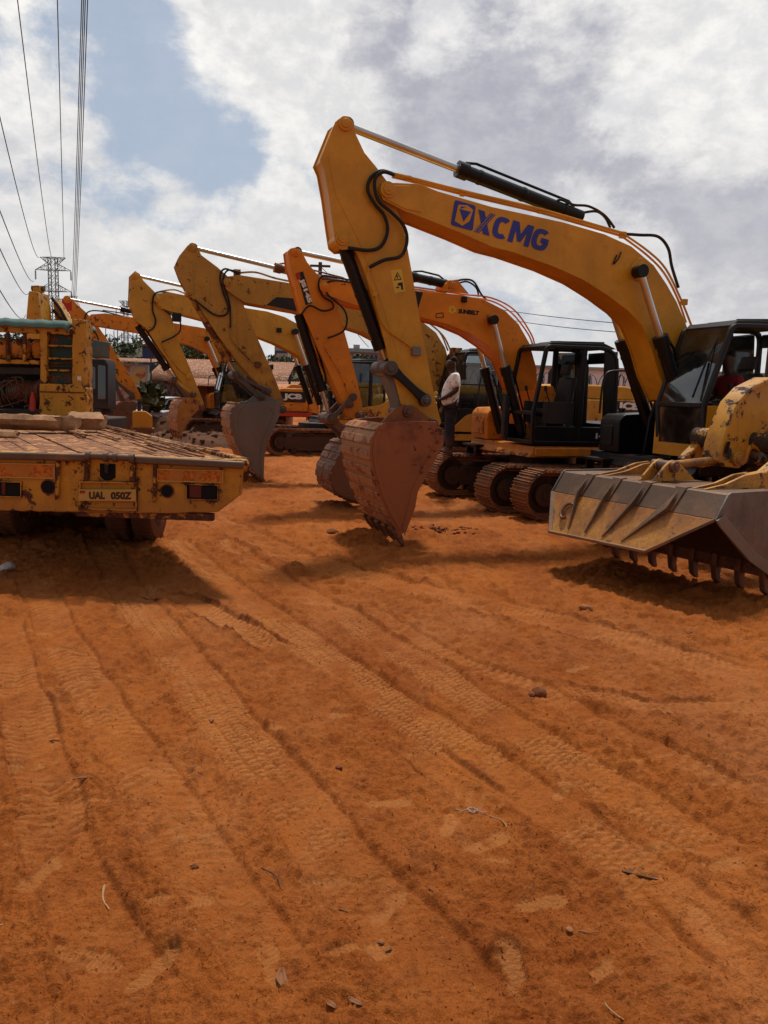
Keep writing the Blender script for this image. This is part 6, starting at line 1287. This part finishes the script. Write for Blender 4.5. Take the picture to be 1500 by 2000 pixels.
# parked cars glimpsed through the gaps
def car(px, D, m, label, rz=0.0):
    p = at(px, 770, D); e = empty('parked_car', (p.x, D, 0), rz); tag(e, label, 'car')
    b = MB(); b.prism(round_poly([(-2.1, .35), (-2.15, .75), (-1.9, .92), (-1.2, .98), (1.2, .98), (2.0, .88), (2.15, .6), (2.1, .35)], .08), -.85, .85); bd_ = b.build('body', m, e, bevel=.05)
    b = MB(); b.prism(round_poly([(-1.3, .97), (-.8, 1.45), (.7, 1.47), (1.3, .97)], .12), -.72, .72); b.build('cabin', 'glassd', e, bevel=.04); b = MB(); b.prism(round_poly([(-.85, 1.44), (-.8, 1.50), (.65, 1.52), (.75, 1.46)], .03), -.70, .70); b.build('roof', m, e, bevel=.02)
    for x_ in (-1.35, 1.35):
        for s in (-1, 1): b = MB(); b.tube([(x_, s*.70, .32), (x_, s*.88, .32)], .32, 20); w_ = b.build('wheel', 'rubber', e); b = MB(); b.tube([(x_, s*.881, .32), (x_, s*.89, .32)], .19, 14); b.build('wheel_rim', 'galv', w_)
car(1100, 24, 'whitew', 'white car behind the open cab of the orange excavator', .05); car(316, 33.2, 'whitew', 'white car in front of the grey sheet wall', 1.4)
# rubble heap and a small yellow machine at the far end
def heap(name, label, px, py, D, rx, ry, h, m, seed, cat='rubble'):
    c_ = at(px, 770, D); b = MB(); N = 46; V = []; rnd = np.random.RandomState(seed)
    for j in range(N+1):
        for i in range(N+1):
            u_, w_ = i/N*2-1, j/N*2-1; e = math.hypot(u_, w_); xx, yy = u_*rx, w_*ry
            zz = h*max(0, 1-e*e)*(1+.22*float(fbm(np.array([xx]), np.array([yy]), rx*.35, 4, seed, .7)[0]))-.03
            V.append((xx, yy, zz))
    b.add(V, [(j*(N+1)+i, j*(N+1)+i+1, (j+1)*(N+1)+i+1, (j+1)*(N+1)+i) for j in range(N) for i in range(N)])
    r2 = random.Random(seed)
    for k in range(90):
        a_ = r2.uniform(0, 6.28); e = r2.random()**.6*.95; xx, yy = math.cos(a_)*rx*e, math.sin(a_)*ry*e; zz = h*(1-e*e)*.9; s = r2.uniform(.02, .09)*min(rx, 2)*.8
        p_ = Vector((xx, yy, zz)); b.bar(p_-Vector((r2.uniform(-s, s), r2.uniform(-s, s), r2.uniform(-s, s)*.4)), p_+Vector((s, r2.uniform(-s, s), r2.uniform(0, s))), s*.9, s*.6)
    o = b.build(name, m, None, smooth=30); o.location = (c_.x, D, 0); tag(o, label, cat, None, 'stuff'); return o
heap('rubble', 'heap of earth and rubble between the far buckets and tracks', 375, 830, 26.5, 2.6, 1.2, .5, 'rubble', 3)
heap('rubble', 'low earth bank beyond the far orange bucket', 300, 830, 31, 3.2, 1.0, .8, 'rubble', 6)
heap('loose_earth', 'dark damp loose clods beside the nearest bucket', 880, 1042, gp(880, 1042).y, .75, .42, .05, 'clod', 9, 'loose earth')
SM = at(278, 800, 26); sm_ = empty('compressor', (SM.x, 26, 0), .3); tag(sm_, 'small yellow compressor standing on rubble between two far buckets', 'compressor')
b = MB(); b.prism(round_poly([(-.32, .55), (.32, .55), (.32, .95), (.1, 1.12), (-.32, 1.10)], .06), -.3, .3); b.build('housing', 'yel', sm_, bevel=.02)
b = MB(); b.tube([(-.1, 0, 1.1), (-.1, 0, 1.45)], .06, 10); b.tube([(.1, .1, 1.1), (.1, .1, 1.3)], .10, 12); b.build('exhaust_pipe', 'blacks', sm_)
b = MB(); b.box((-.38, -.34, .40), (.38, .34, .55)); b.build('skid', 'steel', sm_, bevel=.02)
for s in (-1, 1): b = MB(); b.tube([(0, s*.34, .28), (0, s*.44, .28)], .28, 18); b.build('wheel', 'rubber', sm_)

# ------------------------------------------------------------------ litter on the ground
def on(px, py): p = gp(px, py); p.z = gz(p.x, p.y); return p
def twig(px0, py0, px1, py1, r, m, label, cat='twig', bend=.01, name='twig', flat=1.0):
    a = on(px0, py0); e = on(px1, py1); mid = (a+e)/2; L_ = (e-a).length; rnd = random.Random(px0*7+py0); P_ = []
    sd = (e-a).cross(Vector((0, 0, 1))).normalized()
    for k in range(7): t = k/6; p_ = a.lerp(e, t)-mid+sd*bend*math.sin(t*math.pi)*L_*8+Vector((0, 0, r*.8+rnd.uniform(0, r))); P_.append(p_)
    b = MB(); b.tube(P_, [r*(1-.5*k/6)*(1+rnd.uniform(-.2, .2)) for k in range(7)], 6); o = b.build(name, m, None, smooth=60); o.location = mid; tag(o, label, cat); return o
twig(204, 1732, 214, 1786, .0055, 'twig', 'pale dry stalk lying upright in the lower left of the dirt', bend=.01, name='dry_stalk', cat='stalk')
twig(-4, 1814, 33, 1790, .004, 'twig', 'thin pale straw at the left edge of the dirt', name='dry_stalk', cat='stalk')
twig(678, 1577, 730, 1596, .003, 'twig', 'thin curved twig in the middle of the dirt', bend=.015)
twig(958, 1580, 990, 1608, .004, 'twig', 'short twig just right of the knotted string', bend=-.02)
twig(510, 1700, 548, 1735, .004, 'bark', 'dark bent twig beside a faint boot print', bend=-.02)
twig(1130, 1812, 1170, 1815, .004, 'dleaf', 'small brown twig beside the pale pebble, lower right')
twig(838, 1742, 872, 1752, .004, 'dleaf', 'brown sliver of bark in the lower middle dirt')
twig(1180, 1972, 1218, 1998, .004, 'twig', 'thin twig at the bottom edge, right of centre')
twig(185, 1314, 205, 1317, .004, 'twig', 'tiny pale straw on the left tyre track', name='dry_stalk', cat='stalk')
twig(650, 1752, 680, 1770, .003, 'bark', 'hair thin dark twig left of the bark sliver', bend=.02)
def curl(px, py, L_, w, ang, m, label, name='dry_leaf', cat='leaf', lift=.006):
    c_ = on(px, py); b = MB(); V = []; n1, n2 = 10, 4; rnd = random.Random(px)
    for i in range(n1+1):
        t = i/n1; ww = w*math.sin(math.pi*(.06+.9*t))**.7
        for j in range(n2+1): s = j/n2*2-1; V.append(((t-.5)*L_, s*ww/2+math.sin(t*3)*.1*L_, .004+lift*s*s+.4*lift*math.sin(t*5)+rnd.uniform(-.001, .001)))
    b.add(V, [(i*(n2+1)+j, i*(n2+1)+j+1, (i+1)*(n2+1)+j+1, (i+1)*(n2+1)+j) for i in range(n1) for j in range(n2)]); o = b.build(name, m, None, smooth=60); o.modifiers.new('s', 'SOLIDIFY').thickness = .0015
    o.location = c_; o.rotation_euler = (0, 0, math.radians(ang)); tag(o, label, cat); return o
curl(556, 1912, .115, .035, 105, 'dleaf', 'large curled brown leaf near the bottom edge, left of centre', lift=.012)
curl(648, 1960, .05, .022, 130, 'dleaf', 'small rolled brown leaf at the bottom edge, right of the large curled leaf')
curl(694, 1962, .06, .02, 140, 'dleaf', 'thin brown leaf at the bottom edge beside the rolled one')
curl(108, 1441, .07, .016, 5, 'rag', 'dark narrow leaf by the left tyre track'); curl(165, 1532, .09, .02, 15, 'dleaf', 'brown narrow leaf among the left footprints')
curl(760, 1845, .03, .016, 40, 'dleaf', 'tiny brown leaf beside a pale footprint at the bottom'); curl(1253, 1700, .155, .055, -20, 'rag', 'flat dark rag pressed into the dirt at lower right', 'rag', 'rag', .004)
curl(380, 1697, .035, .02, 0, 'rag', 'small dark leaf in the middle of the lower left tyre ruts')
def pebble(px, py, s, m, label, cat='stone', name='stone', seed=1, fl=.6):
    c_ = on(px, py); rnd = random.Random(seed); bm = bmesh.new(); bmesh.ops.create_icosphere(bm, subdivisions=3, radius=1)
    off = [Vector((rnd.uniform(-1, 1), rnd.uniform(-1, 1), rnd.uniform(-1, 1))).normalized() for _ in range(9)]
    for v in bm.verts:
        k = 1
        for o_ in off: k = min(k, (.78+.12*math.sin(o_.x*9))/max(.01, v.co.normalized().dot(o_)) if v.co.dot(o_) > 0 else 9)
        v.co *= min(1, k)*(1+rnd.uniform(-.03, .03)); v.co.z *= fl
    bmesh.ops.scale(bm, vec=(s, s*.8, s), verts=bm.verts); me = bpy.data.meshes.new(name); bm.to_mesh(me); bm.free(); me.materials.append(MT[m]); me.polygons.foreach_set('use_smooth', [True]*len(me.polygons)); me.set_sharp_from_angle(angle=math.radians(30))
    o = bpy.data.objects.new(name, me); COL.objects.link(o); o.location = (c_.x, c_.y, c_.z+s*.25); o.rotation_euler = (0, 0, rnd.uniform(0, 6)); tag(o, label, cat); return o
pebble(1145, 1196, .075, 'stone', 'flat pale brick fragment in front of the loader bucket', 'brick fragment', 'brick_fragment', 2, .45)
pebble(1053, 1348, .055, 'clod', 'dark lump of earth at the start of a rut, right of centre', 'clod', 'earth_clod', 3, .8)
pebble(1038, 1352, .03, 'clod', 'smaller dark lump touching the big earth clod', 'clod', 'earth_clod', 4, .8)
pebble(650, 1041, .09, 'clod', 'dark clod of earth left of the nearest bucket tip', 'clod', 'earth_clod', 5, .5)
pebble(413, 1402, .022, 'stone', 'small pale stone beside the long tyre track', seed=6); pebble(1113, 1812, .016, 'stone', 'small pale pebble in the lower right dirt', seed=7)
pebble(663, 1496, .022, 'clod', 'small brown stone in the centre of the dirt', seed=8); pebble(1330, 1222, .05, 'rag', 'dark crumpled scrap behind the tracks on the right', 'scrap', 'scrap', 9, .4); pebble(1345, 1240, .04, 'clod', 'brown lump below the dark crumpled scrap', 'clod', 'earth_clod', 10, .5)
pebble(745, 1930-100, .014, 'dleaf', 'tiny brown lump near the bottom, right of the large curled leaf', 'clod', 'earth_clod', 12)
pebble(14, 1113, .10, 'bag', 'crumpled grey plastic bag at the left edge in front of the trailer', 'plastic bag', 'plastic_bag', 14, .55)
b = MB(); c_ = on(923, 1577); P_ = []
for i in range(40): a_ = i/40*13; P_.append(Vector((math.cos(a_)*(.022+.008*math.sin(i)), math.sin(a_)*(.018+.006*math.cos(i*1.3)), .006+.006*abs(math.sin(i*.9)))))
P_ += [Vector((.04, -.01, .004)), Vector((.07, .0, .004))]; b.tube(P_, .0028, 5); b.tube([(-.08, .012, .004), (-.05, .0, .005), (-.02, .01, .008)], .0025, 5); o = b.build('string', 'bag', None, smooth=60); o.location = c_; tag(o, 'knotted grey string lying in the middle right of the dirt', 'string')
b = MB(); c_ = on(372, 1500); rnd = random.Random(2)
for i in range(9): a_ = rnd.uniform(-1.2, 1.2); b.tube([(i*.004-.016, 0, 0), (i*.004-.016+math.sin(a_)*.02, .005, .02), (i*.004-.016+math.sin(a_)*.045, .01, .028)], .0014, 4)
o = b.build('grass_tuft', 'twig', None); o.location = c_; tag(o, 'tiny dry grass tuft between the left tyre tracks', 'grass tuft')
# countless crumbs of earth and grit
b = MB(); rnd = random.Random(99)
for i in range(14000):
    Y_ = 1.9*(11/1.9)**rnd.random(); X_ = rnd.uniform(-.56, .56)*Y_; s = rnd.choice([.0012, .0015, .0015, .002, .002, .0025, .003, .005])*(1+Y_*.08); z_ = 0
    b.add([(X_+rnd.uniform(-s, s), Y_-s, z_), (X_+s, Y_+rnd.uniform(-s, s), z_), (X_-s*.6, Y_+s, z_), (X_+rnd.uniform(-s, s)*.3, Y_, z_+s*1.1)], [(0, 1, 3), (1, 2, 3), (2, 0, 3)])
va_ = np.array(b.v); hh = ground_height(va_[:, 0], va_[:, 1]); b.v = [(x, y, z+h_) for (x, y, z), h_ in zip(b.v, hh)]
o = b.build('grit', 'ground', None); tag(o, 'crumbs of red earth scattered over the yard', 'grit', None, 'stuff')
